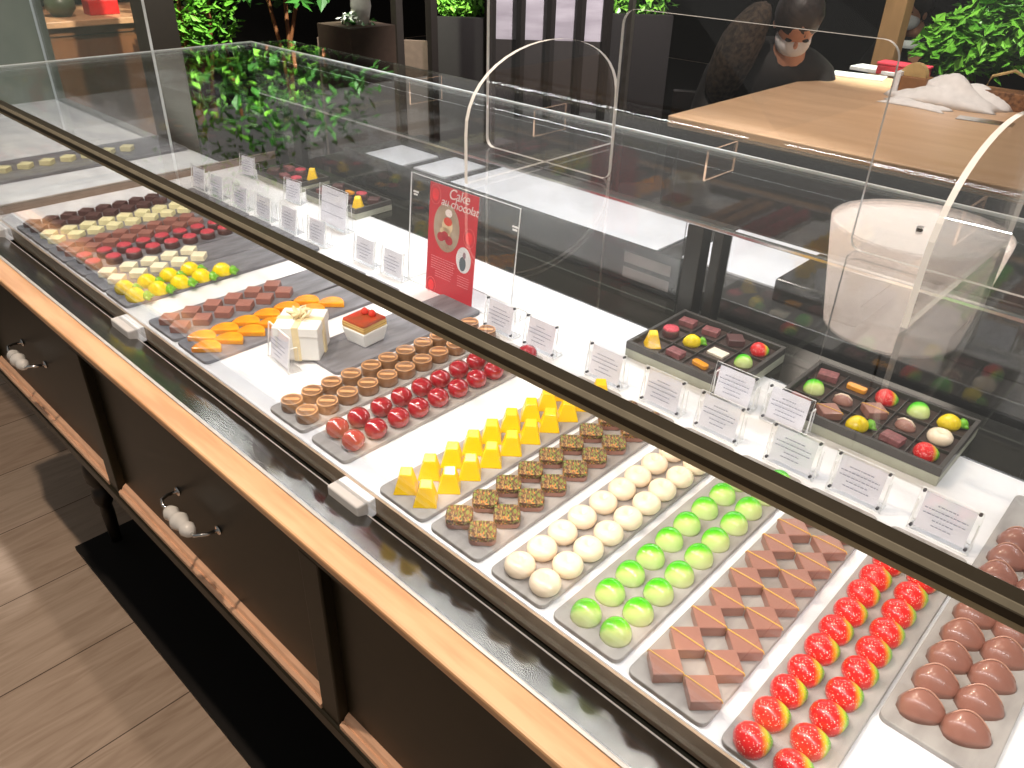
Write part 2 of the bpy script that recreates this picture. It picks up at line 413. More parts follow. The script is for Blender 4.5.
# ------------------------------------------------------------------ slate boards
ZB = -1.0 + .010          # top of the boards
NTH = ['first', 'second', 'third', 'fourth', 'fifth', 'sixth', 'seventh', 'eighth', 'ninth', 'tenth', 'eleventh', 'twelfth']
def board(cx, w_, y0, y1, m, label):
    y0 -= .010 if y0 < .8 else 0
    g = MB(); g.prism(rrect(w_, y1 - y0, .014, 4, cx, (y0 + y1) / 2), -1.0, ZB, 'XY')
    o = g.build('slate_board', m, None, bevel=.0018); setp(o, label, 'serving board', 'slate boards on the marble shelf'); return o

# ------------------------------------------------------------------ chocolates: one of each kind
R45 = -PI / 4
def dome(r, h, n=10, base=.0, flat=.0, p=1.0):
    pr = [(0, base)] + [(r * math.cos(a) ** p if k < n else 0, base + h * math.sin(a)) for k, a in enumerate([PI/2 * k / n for k in range(n + 1)])]
    return pr
PROTO = {}
IMG = Vector((.735, .678, 0))    # world direction that runs to the right in the photo
def proto(kind):
    """returns an unlinked-from-layout prototype root (first use is moved, later uses are copies)"""
    ang = math.atan2(IMG.y, IMG.x)
    g = MB(world=False)
    def mk(name, mats, smooth=True, **k): return g.build(name, mats, None, smooth=smooth, **k)
    def sub(mb, name, m, o, smooth=False, **k):
        c = mb.build(name, m, None, smooth=smooth, **k); c.parent = o; return c
    if kind == 'strawberry':
        n, m_ = 14, 22; rings = []
        for k in range(n + 1):
            t = k / n; x = -.029 + .057 * t
            r = .0255 * (math.sin(PI * min(1, t * 1.0) ** .78) ** .62) if 0 < k < n else 0
            rings.append([(x, r * math.cos(2*PI*i/m_) * 1.02, max(0, .007 + r * 1.02 * math.sin(2*PI*i/m_))) for i in range(m_)])
        vv = [[g.bm.verts.new(p) for p in ring] for ring in rings]
        for a, b in zip(vv, vv[1:]):
            for i in range(m_): g._f([a[i], a[(i+1) % m_], b[(i+1) % m_], b[i]])
        g._f(vv[0][::-1]); g._f(vv[-1])
        bmesh.ops.remove_doubles(g.bm, verts=g.bm.verts, dist=.0004)
        k_ = 1 / (.056 * U)
        m = axis_mat('strawberry_shell', [(.0, (222, 14, 22)), (.56, (236, 22, 26)), (.66, (248, 150, 30)), (.76, (200, 220, 50)), (.87, (96, 190, 25)), (1, (60, 165, 15))], vec=(k_, 0, 0), rough=.28, coat=.35, seeds=(480, .21, (255, 225, 205)))
        o = mk('strawberry_bonbon', m); o.rotation_euler.z = ang
    elif kind == 'lime':
        g.lathe(dome(.0262, .031, 10, p=.85), n=24, cap=False)
        k_ = 1 / (.05 * U)
        m = axis_mat('lime_shell', [(.0, (232, 238, 178)), (.50, (206, 230, 130)), (.63, (120, 215, 40)), (.76, (66, 190, 8)), (1, (56, 180, 0))], vec=(0, k_ * .8, k_ * .42), rough=.2, coat=.6)
        o = mk('lime_bonbon', m); o.rotation_euler.z = ang
    elif kind == 'white':
        g.lathe([(0, 0), (.023, 0), (.0265, .005), (.028, .011), (.0268, .018), (.022, .024), (.015, .0272), (.0095, .0275), (.006, .0235), (.002, .0205), (0, .020)], n=24, cap=False)
        o = mk('white_bonbon', mat('ivory_shell', (250, 228, 198), .3, coat=.4, var=.02))
    elif kind == 'ruby':
        g.lathe([(0, 0), (.017, 0), (.021, .002), (.0245, .010), (.0255, .018), (.023, .027), (.017, .034), (.009, .0375), (.004, .0395), (0, .041)], n=24, cap=False)
        o = mk('ruby_bonbon', mat('ruby_shell', (158, 16, 34), .1, coat=1, var=.08, scale=90))
    elif kind == 'coin':
        g.lathe([(0, 0), (.0245, 0), (.0255, .004), (.0245, .021), (.0225, .024), (.018, .0245), (.0, .0235)], n=28, cap=False)
        o = mk('coffee_bonbon', mat('coffee_shell', (128, 90, 60), .3, coat=.6))
        s_ = MB(False); s_.lathe([(.0215, .0), (.0232, .0008), (.0242, .0)], (0, 0, .0242), 28, cap=False)
        sub(s_, 'glazed_rim', mat('gold_brown_glaze', (214, 160, 110), .25, coat=.6), o, True)
        s_ = MB(False); s_.prism(rrect(.036, .010, .005, 4), .0238, .0256, 'XY'); c = sub(s_, 'lit_line', mat('gold_brown_glaze', (214, 160, 110)), o, bevel=.001)  # pale strip paints the lit line on the bonbon's top
        o.rotation_euler.z = ang
    elif kind in ('square', 'milksquare', 'darksquare', 'creamsquare', 'wsquare'):
        c_, b_ = {'square': ((158, 110, 96), 'milk_shell'), 'milksquare': ((158, 104, 92), 'milk_shell_plain'), 'darksquare': ((92, 62, 60), 'dark_shell'), 'creamsquare': ((248, 238, 186), 'cream_shell'), 'wsquare': ((252, 240, 206), 'white_shell')}[kind]
        s = .0235; h = .021
        pr = [(s+.001, 0), (s+.001, h*.6)]
        g.box(-s, -s, 0, s, s, h)
        o = mk({'square': 'square_praline', 'milksquare': 'plain_square_praline', 'darksquare': 'dark_square_praline', 'creamsquare': 'cream_square_praline', 'wsquare': 'white_square_praline'}[kind], mat(b_, c_, .35, coat=.25, var=.04), smooth=False, bevel=.0022, seg=2)
        o.rotation_euler.z = R45
        if kind == 'square':
            q = MB(False); q.tube([(-s, s, h*.75), (-s*.93, s*.93, h+.0005), (0, 0, h+.0008), (s*.93, -s*.93, h+.0005), (s, -s, h*.8)], .0011, 6)
            q.bm.transform(Matrix.Rotation(PI/2 * 0, 4, 'Z'))
            sub(q, 'gold_line', mat('gold_stripe', (226, 180, 84), .3), o, True)
            o.rotation_euler.z = PI / 4
    elif kind == 'yellow':
        # tapered block with a slanting top facet
        a, b_, h1, h2 = .0235, .0115, .046, .038
        vs = [(-a, -a*.9, 0), (a, -a*.9, 0), (a*.95, a*.85, 0), (-a*.95, a*.85, 0), (-b_, -.006, h2), (b_*1.15, -.006, h2), (b_*1.1, .013, h1), (-b_*.9, .013, h1)]
        v = [g.bm.verts.new(p) for p in vs]
        for f in ((3,2,1,0),(4,5,6,7),(0,1,5,4),(1,2,6,5),(2,3,7,6),(3,0,4,7)): g._f([v[i] for i in f])
        o = mk('yellow_bonbon', mat('yellow_shell', (255, 205, 8), .25, coat=.4, var=.03), smooth=False, bevel=.0018); o.rotation_euler.z = ang
    elif kind == 'seed':
        g.prism(rrect(.050, .046, .012, 4), 0, .020, 'XY')
        m = bpy.data.materials.new('nut_and_seed_crust'); m.use_nodes = True; nt = m.node_tree; b = nt.nodes['Principled BSDF']
        tc = nt.nodes.new('ShaderNodeTexCoord'); vo = nt.nodes.new('ShaderNodeTexVoronoi'); vo.inputs['Scale'].default_value = 620
        mp = nt.nodes.new('ShaderNodeMapping'); mp.inputs['Scale'].default_value = (1, .45, 1); mp.inputs['Rotation'].default_value = (0, 0, .7)
        nt.links.new(tc.outputs['Object'], mp.inputs[0]); nt.links.new(mp.outputs[0], vo.inputs['Vector'])
        sp = nt.nodes.new('ShaderNodeSeparateColor'); nt.links.new(vo.outputs['Color'], sp.inputs[0])
        cr = nt.nodes.new('ShaderNodeValToRGB'); cr.color_ramp.interpolation = 'CONSTANT'; e = cr.color_ramp.elements
        e[0].position = 0; e[0].color = lin((84, 54, 36)); e[1].position = .35; e[1].color = lin((128, 86, 50))
        for p_, c_ in ((.58, (122, 138, 58)), (.72, (170, 138, 84)), (.84, (84, 52, 34)), (.93, (206, 130, 60))):
            n_ = e.new(p_); n_.color = lin(c_)
        nt.links.new(sp.outputs[0], cr.inputs[0]); nt.links.new(cr.outputs[0], b.inputs['Base Color']); b.inputs['Roughness'].default_value = .5
        bp = nt.nodes.new('ShaderNodeBump'); bp.inputs['Strength'].default_value = .6; bp.inputs['Distance'].default_value = .001
        nt.links.new(vo.outputs['Distance'], bp.inputs['Height']); nt.links.new(bp.outputs[0], b.inputs['Normal'])
        o = mk('nut_praline', mat('milk_shell', (158, 110, 96)), smooth=False, bevel=.003); o.rotation_euler.z = ang
        t_ = MB(False); t_.prism(rrect(.0506, .0466, .0125, 4), .010, .0225, 'XY'); sub(t_, 'nut_topping', m, o, bevel=.002)
    elif kind == 'shell':
        # broad leaf-like shell with a raised centre ridge
        n, m_ = 14, 12
        grid = []
        for i in range(n + 1):
            t = i / n; x = -.037 + .070 * t
            wdt = .029 * math.sin(PI * (t ** .8)) ** .6 if 0 < i < n else .0
            row = []
            for j in range(m_ + 1):
                s_ = -1 + 2 * j / m_
                hgt = .031 * math.sin(PI * t ** .8) ** .7 * (1 - abs(s_) ** 2.2) if 0 < i < n else 0
                hgt += .005 * max(0, 1 - abs(s_ - .25) * 3.5) * math.sin(PI * t) if 0 < i < n else 0
                row.append(g.bm.verts.new((x, wdt * s_ + .006 * math.sin(PI * t), max(0, hgt))))
            grid.append(row)
        for i in range(n):
            for j in range(m_): g._f([grid[i][j], grid[i+1][j], grid[i+1][j+1], grid[i][j+1]])
            g._f([grid[i][0], grid[i][-1], grid[i+1][-1], grid[i+1][0]])
        bmesh.ops.remove_doubles(g.bm, verts=g.bm.verts, dist=.0003)
        o = mk('shell_praline', mat('cocoa_shell', (152, 102, 88), .32, coat=.3, var=.05)); o.rotation_euler.z = ang - .35
        q = MB(False); pts = []
        for i in range(2, 14):
            t = i / 14; wdt = .029 * math.sin(PI * (t ** .8)) ** .6
            pts.append((-.037 + .070 * t, wdt * .25 + .006 * math.sin(PI * t), .031 * math.sin(PI * t ** .8) ** .7 * (1 - .25 ** 2.2) + .005 * math.sin(PI * t) + .0002))
        q.tube(pts, [.0004] + [.0013] * 10 + [.0004], 6); sub(q, 'raised_ridge', mat('pale_cocoa_ridge', (190, 140, 120), .35, coat=.3), o, True)
    elif kind == 'redtop':
        g.lathe([(0, 0), (.025, 0), (.026, .004), (.0255, .018), (.024, .022), (0, .0225)], n=24, cap=False)
        o = mk('raspberry_praline', mat('dark_shell', (72, 46, 44), .35, coat=.3))
        t_ = MB(False); t_.lathe([(.0235, .0215), (.0235, .0235), (.021, .0265), (.012, .0255), (0, .0275)], n=24, cap=False)
        sub(t_, 'red_topping', mat('raspberry_crumb', (206, 76, 88), .6, col2=(164, 40, 54), scale=220, bump=.5), o, True)
    elif kind == 'lemon':
        n, m_ = 12, 18; rings = []
        for k in range(n + 1):
            t = k / n; x = -.034 + .056 * t; r = .0225 * math.sin(PI * t) ** .6 if 0 < k < n else 0
            rings.append([g.bm.verts.new((x, r * math.cos(2*PI*i/m_), max(0, .008 + r * 1.1 * math.sin(2*PI*i/m_)))) for i in range(m_)])
        for a, b in zip(rings, rings[1:]):
            for i in range(m_): g._f([a[i], a[(i+1) % m_], b[(i+1) % m_], b[i]])
        g._f(rings[0][::-1]); g._f(rings[-1]); bmesh.ops.remove_doubles(g.bm, verts=g.bm.verts, dist=.0004)
        o = mk('pineapple_bonbon', mat('pineapple_shell', (252, 222, 4), .25, coat=.5, col2=(238, 204, 0), scale=200, bump=.5)); o.rotation_euler.z = ang
        t_ = MB(False); t_.tube([(.016, 0, .012), (.022, 0, .013), (.028, 0, .012), (.036, 0, .009)], [.007, .013, .011, .003], 10)
        for s_ in (-1, 1): t_.tube([(.018, s_*.004, .010), (.028, s_*.010, .010), (.036, s_*.014, .006)], [.006, .006, .0015], 8)
        sub(t_, 'leaf_crown', mat('leaf_green_glaze', (110, 180, 20), .3, coat=.4), o, True)
    elif kind == 'orange':
        pr = [(.037 * math.cos(PI * k / 16), .047 * math.sin(PI * k / 16) - .020) for k in range(17)]
        g.prism(pr, 0, .014, 'XY')
        o = mk('orange_slice', mat('candied_orange', (255, 170, 16), .25, coat=.6, col2=(248, 140, 8), scale=60), smooth=False, bevel=.0025); o.rotation_euler.z = ang
    elif kind == 'strawslice':
        g.prism(rrect(.05, .022, .008), 0, .012, 'XY'); o = mk('gold_bar_praline', mat('amber_bar', (236, 156, 30), .3, coat=.5), smooth=False, bevel=.002)
    elif kind == 'stripe':
        g.lathe(dome(.024, .022), n=22, sy=.8, cap=False); o = mk('striped_praline', mat('milk_shell', (158, 110, 96)))
        q = MB(False); q.tube([(-.02, 0, .012), (-.008, .0, .0215), (.008, 0, .0215), (.02, 0, .012)], .003, 8); sub(q, 'cream_stripe', mat('cream_line', (240, 214, 190), .4), o, True)
    elif kind == 'pinkbar':
        g.box(-.024, -.017, 0, .024, .017, .018); o = mk('pink_dusted_praline', mat('rose_cocoa', (150, 92, 92), .45, col2=(120, 70, 70), scale=120), smooth=False, bevel=.002)
    elif kind == 'whitetile':
        g.box(-.026, -.019, 0, .026, .019, .008); o = mk('white_chocolate_tile', mat('white_tile', (238, 226, 205), .4), smooth=False, bevel=.001)
    return o

def make(kind, x, y, z, label, group, rz=None, s=1.0, jit=.03):
    if kind in PROTO: o = copy_tree(PROTO[kind])
    else: o = proto(kind); PROTO[kind] = o; o['_b'] = o.rotation_euler.z
    o.location = V(x, y, z)
    o.rotation_euler.z = (o['_b'] if rz is None else rz) + random.uniform(-jit, jit)
    o.scale = (s, s, s)
    setp(o, label, 'chocolate', group)
    return o

def ordn(i): return NTH[i] if i < 12 else str(i + 1) + 'th'
# kind, (left col, right col), y0, dy, n, board (cx,w,y0,y1,mat), words
BOARDS = [
 ('strawberry', (-.199, -.139), .735, .0540, 10, (-.168, .139, .716, 1.342, M_slate), 'glossy red strawberry bonbon with green end', 'strawberry bonbons', 'grey slate board of strawberry-shaped bonbons, right of the striped squares'),
 ('square', (-.359, -.293), .750, .0608, 9, (-.331, .138, .718, 1.342, M_slate), 'milk chocolate square with gold diagonal line', 'gold-lined milk chocolate squares', 'grey slate board of gold-lined milk chocolate squares'),
 ('lime', (-.511, -.451), .750, .0607, 10, (-.486, .137, .720, 1.342, M_slate), 'lime green and cream domed bonbon', 'lime green domes', 'grey slate board of lime green domes'),
 ('white', (-.660, -.600), .746, .0590, 9, (-.636, .126, .720, 1.342, M_slate), 'ivory white dimpled bonbon', 'ivory dimpled bonbons', 'grey slate board of ivory dimpled bonbons'),
 ('seed', (-.824, -.762), .760, .0652, 9, (-.792, .132, .720, 1.342, M_slate), 'brown praline crusted with chopped nuts and green seeds', 'nut crusted pralines', 'grey slate board of nut crusted pralines'),
 ('yellow', (-.969, -.911), .750, .0604, 10, (-.943, .136, .720, 1.342, M_slate), 'bright yellow tapered bonbon', 'yellow tapered bonbons', 'grey slate board of bright yellow bonbons'),
 ('ruby', (-1.216, -1.155), .763, .0600, 10, (-1.188, .126, .724, 1.342, M_slate), 'shiny ruby red round bonbon', 'ruby red bonbons', 'grey slate board of ruby red bonbons'),
 ('coin', (-1.374, -1.311), .752, .0560, 11, (-1.347, .136, .724, 1.342, M_slate), 'round brown coffee bonbon with pale grooved top', 'round coffee bonbons', 'grey slate board of round coffee bonbons'),
]
for kind, cols, y0, dy, n, b, words, grp, bl in BOARDS:
    board(*b, bl)
    for c, cn in zip(cols, ('left', 'right')):
        for i in range(n - (kind in ('lime', 'ruby') and cn == 'left') - (kind == 'yellow' and cn == 'left')):
            make(kind, c + random.uniform(-.0015, .0015), y0 + dy * i + random.uniform(-.002, .002), ZB, f'{words}, {ordn(i)} from front, {cn} column', grp)
board(-.0175, .150, .905, 1.62, M_slate, 'grey slate board of brown shell pralines, rightmost and set back from the front edge')
for c, cn, y0, n in ((-.046, 'left', .955, 9), (.013, 'right', .962, 9)):
    for i in range(n):
        make('shell', c, y0 + .0615 * i, ZB, f'brown leaf-shaped shell praline, {ordn(i)} from front, {cn} column, rightmost board', 'brown shell pralines')
# five touching boards at the left end, two slates further right
LB = [('darksquare', (-2.975, -2.912), .752, .0605, 8, 'dark chocolate square', 'dark chocolate squares', -2.942),
      ('creamsquare', (-2.833, -2.768), .756, .0635, 8, 'pale cream yellow chocolate square', 'cream yellow squares', -2.800),
      ('milksquare', (-2.684, -2.621), .754, .0590, 8, 'reddish milk chocolate square', 'reddish milk squares', -2.655),
      ('redtop', (-2.543, -2.475), .757, .0630, 8, 'round dark praline with rough red raspberry top', 'raspberry topped rounds', -2.508),
      ('wsquare', (-2.388, -2.321), .763, .0650, 5, 'white chocolate square', 'white chocolate squares', -2.361),
      ('lemon', (-2.231, -2.160), .754, .0670, 4, 'yellow pineapple bonbon with green leaf crown', 'yellow pineapple bonbons', -2.214)]
for kind, cols, y0, dy, n, words, grp, bx in LB:
    board(bx + .0, .1435, .700 + .018, 1.36, M_slate_d, f'dark slate board of {grp} near the left end')
    for c, cn in zip(cols, ('left', 'right')):
        for i in range(n + (1 if kind == 'lemon' and cn == 'right' else 0)):
            make(kind, c, y0 + dy * i, ZB, s={'lemon': 1.12, 'redtop': .95}.get(kind, .88), label=f'{words}, {ordn(i)} from front, {cn} column', group=grp)
board(-1.942, .158, .722, 1.34, M_slate_d, 'dark slate board of plain brown squares beside the orange slices')
board(-1.776, .152, .722, 1.34, M_slate_d, 'dark slate board of orange slices')
for c, cn in ((-1.966, 'left'), (-1.904, 'right')):
    for i in range(6):
        make('milksquare', c, .752 + .0635 * i, ZB, s=.9, label=f'plain brown square beside the orange slices, {ordn(i)} from front, {cn} column', group='brown squares beside the orange slices')
for c, cn, y0 in ((-1.816, 'left', .772), (-1.757, 'right', .752)):
    for i in range(7 if cn == 'right' else 6):
        make('orange', c, y0 + .0635 * i, ZB, f'half-moon candied orange slice, {ordn(i)} from front, {cn} column', 'candied orange slices', jit=.1)

# ------------------------------------------------------------------ white gift box and cake cup on their slate
g = MB(); g.prism(rrect(.165, .50, .014, 4, -1.515, 1.165), -1.0, ZB, 'XY')
setp(g.build('slate_board', M_slate_d, None, bevel=.0018), 'mid grey slate board under the small strawberry cake cup', 'serving board', 'slate boards on the marble shelf')
gift = thing('gift_box', 'small white cube gift box tied with a cream and gold ribbon bow', 'gift box', V(-1.585, .925, -1.0 ) + Vector((0, 0, .010 * U)), rz=.72)
M_white = mat('white_carton', (240, 238, 232), .5, var=.02); M_rib = mat('gold_cream_ribbon', (234, 214, 168), .35)
MB(False).box(-.054, -.054, 0, .054, .054, .078).build('box_body', M_white, gift, bevel=.003)
lid = MB(False); lid.box(-.057, -.057, .066, .057, .057, .092); lid.build('lid', M_white, gift, bevel=.003)
r = MB(False); r.box(-.0085, -.0585, .0, .0085, .0585, .0935); r.box(-.0585, -.0085, .0, .0585, .0085, .0935); r.build('ribbon', M_rib, gift, bevel=.001)
r = MB(False)
for k in range(6):
    a = k * PI / 3 + .3; ca, sa = math.cos(a), math.sin(a)
    r.tube([(0, 0, .094), (.016*ca - .007*sa, .016*sa + .007*ca, .112), (.03*ca, .03*sa, .113), (.018*ca + .007*sa, .018*sa - .007*ca, .098), (0, 0, .095)], .0035, 6)
r.build('bow', M_rib, gift, smooth=True)
cup = thing('cake_cup', 'square white cup holding a small layered cake with red strawberry glaze', 'cake', V(-1.522, 1.073, ZB), rz=.10)
def taper(mb, a, b, z0, z1):
    v = [mb.bm.verts.new(p) for p in ((-a,-a,z0),(a,-a,z0),(a,a,z0),(-a,a,z0),(-b,-b,z1),(b,-b,z1),(b,b,z1),(-b,b,z1))]
    for f in ((3,2,1,0),(4,5,6,7),(0,1,5,4),(1,2,6,5),(2,3,7,6),(3,0,4,7)): mb._f([v[i] for i in f])
    return mb
taper(MB(False), .034, .043, 0, .043).build('cup', M_white, cup, bevel=.003)
taper(MB(False), .041, .041, .0435, .060).build('sponge', mat('layer_sponge', (170, 120, 60), .6, col2=(232, 200, 120), scale=60, stretch=(.2, .2, 9)), cup, bevel=.002)
taper(MB(False), .041, .039, .060, .068).build('glaze', mat('strawberry_glaze', (206, 46, 24), .15, col2=(150, 70, 30), scale=38, coat=1), cup, bevel=.003)
for (x, y, a) in ((-.012, .014, .2), (.012, .018, 1.2)):
    f = MB(False); f.lathe([(0, .066), (.009, .068), (.011, .074), (.006, .082), (0, .086)], (x, y, 0), 10, cap=False); f.build('berry', mat('berry_red', (214, 48, 30), .2, coat=.6), cup, smooth=True)

# ------------------------------------------------------------------ price cards in acrylic holders
def card(x, y, wd, ht, label, screws=True, rz=0, lean=.16, lines=5, seed=0, z=-1.0, brace=True, group='acrylic price cards'):
    rnd = random.Random(seed)
    t = thing('price_card', label, 'price card', V(x, y, z), group, rz=rz)
    th = .004
    def place(o): o.rotation_euler = (-lean, 0, 0); return o
    g = MB(False); g.box(-wd/2, -th/2 - .0005, .002, wd/2, th/2 - .0005, ht + .002, edge=1, edges='xz')
    a = place(g.build('acrylic_plate', [M_acr, M_aedge], t))
    m = .010
    p = MB(False); p.box(-wd/2 + m, th/2, .002 + m, wd/2 - m, th/2 + .0012, ht + .002 - m*.7); pc = p.build('card', M_paper, t); place(pc)
    tx = MB(False); zz = ht - m*.7 - .016
    dzz = (ht - 2*m - .02) / lines
    for k in range(lines):
        L = (wd - 2*m) * (.85 if k in (1, 2) else rnd.uniform(.3, .6)); x0 = -L/2
        while x0 < L/2:
            q = rnd.uniform(.003, .008); tx.box(x0, -th/2 - .0014, zz - k*dzz, min(x0 + q, L/2), -th/2 - .0008, zz - k*dzz + .0022); x0 += q + .0018
    place(tx.build('printed_text', M_ink, t))
    if screws:
        for sx in (-1, 1):
            for sz in (.010, ht - .006):
                s_ = MB(False); s_.lathe([(.0028, -.004), (.0032, -.003), (.0032, .003), (.0028, .004)], (sx*(wd/2 - .006), 0, sz + .002), 10, axis='Y'); place(s_.build('screw', M_screw, t))
    if brace:
        b = MB(False); b.box(-wd/2, .0, .0005, wd/2, .036, .0035, edge=1, edges='xy'); b.build('base_plate', [M_acr, M_aedge], t)
        b = MB(False); b.box(-wd/2 + .0, .014, .004, -wd/2 + .003, .032, ht*.7, edge=1, edges='yz'); b.box(wd/2 - .003, .014, .004, wd/2, .032, ht*.7, edge=1, edges='yz'); b.build('side_wing', [M_acr, M_aedge], t)
    return t
board_words = {-1.318: 'behind the coffee bonbons', -1.17: 'behind the ruby bonbons', -.957: 'behind the yellow bonbons', -.79: 'behind the nut pralines', -.64: 'behind the ivory bonbons', -.465: 'behind the lime domes', -.325: 'behind the gold-lined squares', -.163: 'behind the strawberry bonbons'}
for i, (x, wt) in enumerate(board_words.items()):
    card(x, 1.362, .110, .093, f'white price card with four steel screws, front row, {wt}', seed=i)
card(-.683, 1.500, .110, .093, 'white price card in the second row, in front of the left big box', seed=20)
card(-.548, 1.500, .110, .093, 'white price card in the second row, between the two big boxes', seed=21)
for i, (x, wt) in enumerate(((-3.0, 'leftmost of the small front row'), (-2.86, 'second from the left of the small front row'), (-2.685, 'third from the left of the small front row'), (-2.525, 'fourth from the left, in front of the small chocolate box'), (-2.36, 'fifth from the left, in front of the right small chocolate box'), (-2.19, 'sixth from the left, before the tall white card'))):
    card(x, 1.372, .105, .092, f'small white price card, {wt}', screws=False, seed=30 + i)
card(-1.945, 1.385, .105, .092, 'white price card left of the red poster, left one of the pair', screws=False, seed=40)
card(-1.805, 1.385, .105, .092, 'white price card left of the red poster, right one of the pair', screws=False, seed=41)
card(-3.02, 1.60, .10, .090, 'small white price card standing back at the left end beside a chocolate box', screws=False, seed=42, rz=.1)
card(-2.615, 1.555, .10, .090, 'small white price card standing back between the two small chocolate boxes', screws=False, seed=43, rz=.1)
card(-2.285, 1.505, .165, .145, 'large tall white notice card in an acrylic stand behind the small price cards', screws=False, seed=44, lines=3, group='tall notice card')
card(-1.575, .840, .115, .098, 'white price card in front of the white gift box', screws=False, seed=45, rz=-.12)

# ------------------------------------------------------------------ red poster
pos = thing('poster_stand', 'red cake poster with white title and round photos in a leaning clear acrylic stand', 'poster', V(-1.56, 1.415, -1.0))
LE = -.10
def plean(o): o.rotation_euler = (LE, 0, 0); return o
PW, PH = .198, .325
plean(MB(False).box(-.20, -.002, 0, .235, .003, PH + .008, edge=1, edges='xz').build('acrylic_plate', [M_acr, M_aedge], pos))
MB(False).box(-.20, .002, .0005, .235, .10, .0045, edge=1, edges='xy').build('base_plate', [M_acr, M_aedge], pos)
X0 = -.012
red = mat('poster_red', (206, 34, 50), .45, col2=(190, 24, 42), scale=12)
pp = plean(MB(False).box(X0 - PW/2, -.0045, .003, X0 + PW/2, -.0028, PH + .002).build('poster', red, pos))
def disc(cx, cz, rx, rz_, m, name, d=0.0):
    g = MB(False); pr = [(cx + rx*math.cos(2*PI*k/28), cz + rz_*math.sin(2*PI*k/28)) for k in range(28)]
    g.prism(pr, -.0053 - d, -.0046 - d, 'XZ'); return g.build(name, m, pp)
PZ = lambda t: .003 + PH * t
Wt = mat('poster_white', (238, 225, 222), .6)
disc(X0 - .022, PZ(.635), .054, .070, mat('poster_photo_ground', (176, 160, 140), .6, col2=(150, 120, 96), scale=30), 'cake_photo')
disc(X0 - .018, PZ(.66), .022, .024, mat('poster_cake_cream', (222, 198, 160), .6), 'cake_picture', .0008)
disc(X0 - .016, PZ(.70), .017, .012, mat('poster_orange_berry', (214, 60, 30), .5), 'cake_picture', .0016)
disc(X0 - .014, PZ(.775), .014, .011, Wt, 'cream_picture', .0016)
for (a, b) in ((-.042, .545), (-.008, .535), (-.026, .565)): disc(X0 + a, PZ(b), .015, .013, mat('poster_berry', (176, 24, 44), .5), 'berry_picture', .0016)
disc(X0 - .026, PZ(.60), .022, .014, mat('poster_cake_cream', (222, 198, 160)), 'cake_picture', .0008)
disc(X0 + .055, PZ(.41), .030, .038, mat('poster_pale_disc', (222, 222, 224), .6), 'portrait_disc')
disc(X0 + .053, PZ(.375), .013, .021, mat('poster_slate_blue', (84, 96, 104), .6), 'portrait_figure', .0008)
disc(X0 + .058, PZ(.455), .006, .010, mat('poster_grey_rose', (150, 120, 130), .6), 'portrait_figure', .0008)
for (a, b, rr) in ((-.074, .90, .022), (.072, .62, .022), (-.076, .06, .020)):
    g = MB(False); g.tube([(X0 + a + rr*math.cos(2*PI*k/20), -.0052, PZ(b) + rr*1.25*math.sin(2*PI*k/20)) for k in range(20)], .0007, 5, closed=True)
    g.build('round_outline', mat('poster_light_red', (240, 110, 110), .5), pp)
    disc(X0 + a, PZ(b), rr*.62, rr*.8, mat('poster_bright_red', (236, 40, 50), .5), 'berry_emblem')
def text(s, size, x, z, m, name='title_text', ital=.25, parent=pp):
    cu = bpy.data.curves.new('txt', 'FONT'); cu.body = s; cu.size = size * U; cu.shear = ital; cu.align_x = 'CENTER'; cu.extrude = .0002; cu.space_character = .95
    to = bpy.data.objects.new('txt', cu); C.objects.link(to); bpy.context.view_layer.update()
    me = bpy.data.meshes.new_from_object(to.evaluated_get(bpy.context.evaluated_depsgraph_get())); bpy.data.objects.remove(to)
    me.transform(Matrix.Translation((x * U, -.0056 * U, z * U)) @ Matrix.Rotation(PI/2, 4, 'X')); me.materials.append(m)
    o = bpy.data.objects.new(name, me); C.objects.link(o); o.parent = parent; return o
text('Cake', .042, X0 + .022, PZ(.905), Wt)
text('au chocolat', .034, X0 + .026, PZ(.83), Wt)
tx = MB(False); rnd = random.Random(3)
for k in range(9):
    z = PZ(.34 - k * .022); x0 = X0 - .08 + (.02 if k > 5 else 0)
    while x0 < X0 + (.015 if k < 6 else .0): q = rnd.uniform(.004, .012); tx.box(x0, -.0054, z, x0 + q, -.0047, z + .0022); x0 += q + .002
for k in range(5):
    z = PZ(.25 - k * .022); x0 = X0 + .035
    while x0 < X0 + .08: q = rnd.uniform(.004, .01); tx.box(x0, -.0054, z, x0 + q, -.0047, z + .002); x0 += q + .002
tx.build('small_print', mat('poster_pink_ink', (226, 130, 136), .6), pp)
for sx in (-.185, .215):
    plean(MB(False).box(sx, -.0035, PH*.86, sx + .022, -.002, PH*.875).box(sx + .002, -.0035, PH*.835, sx + .018, -.002, PH*.85).build('holder_clip', M_aedge, pos))

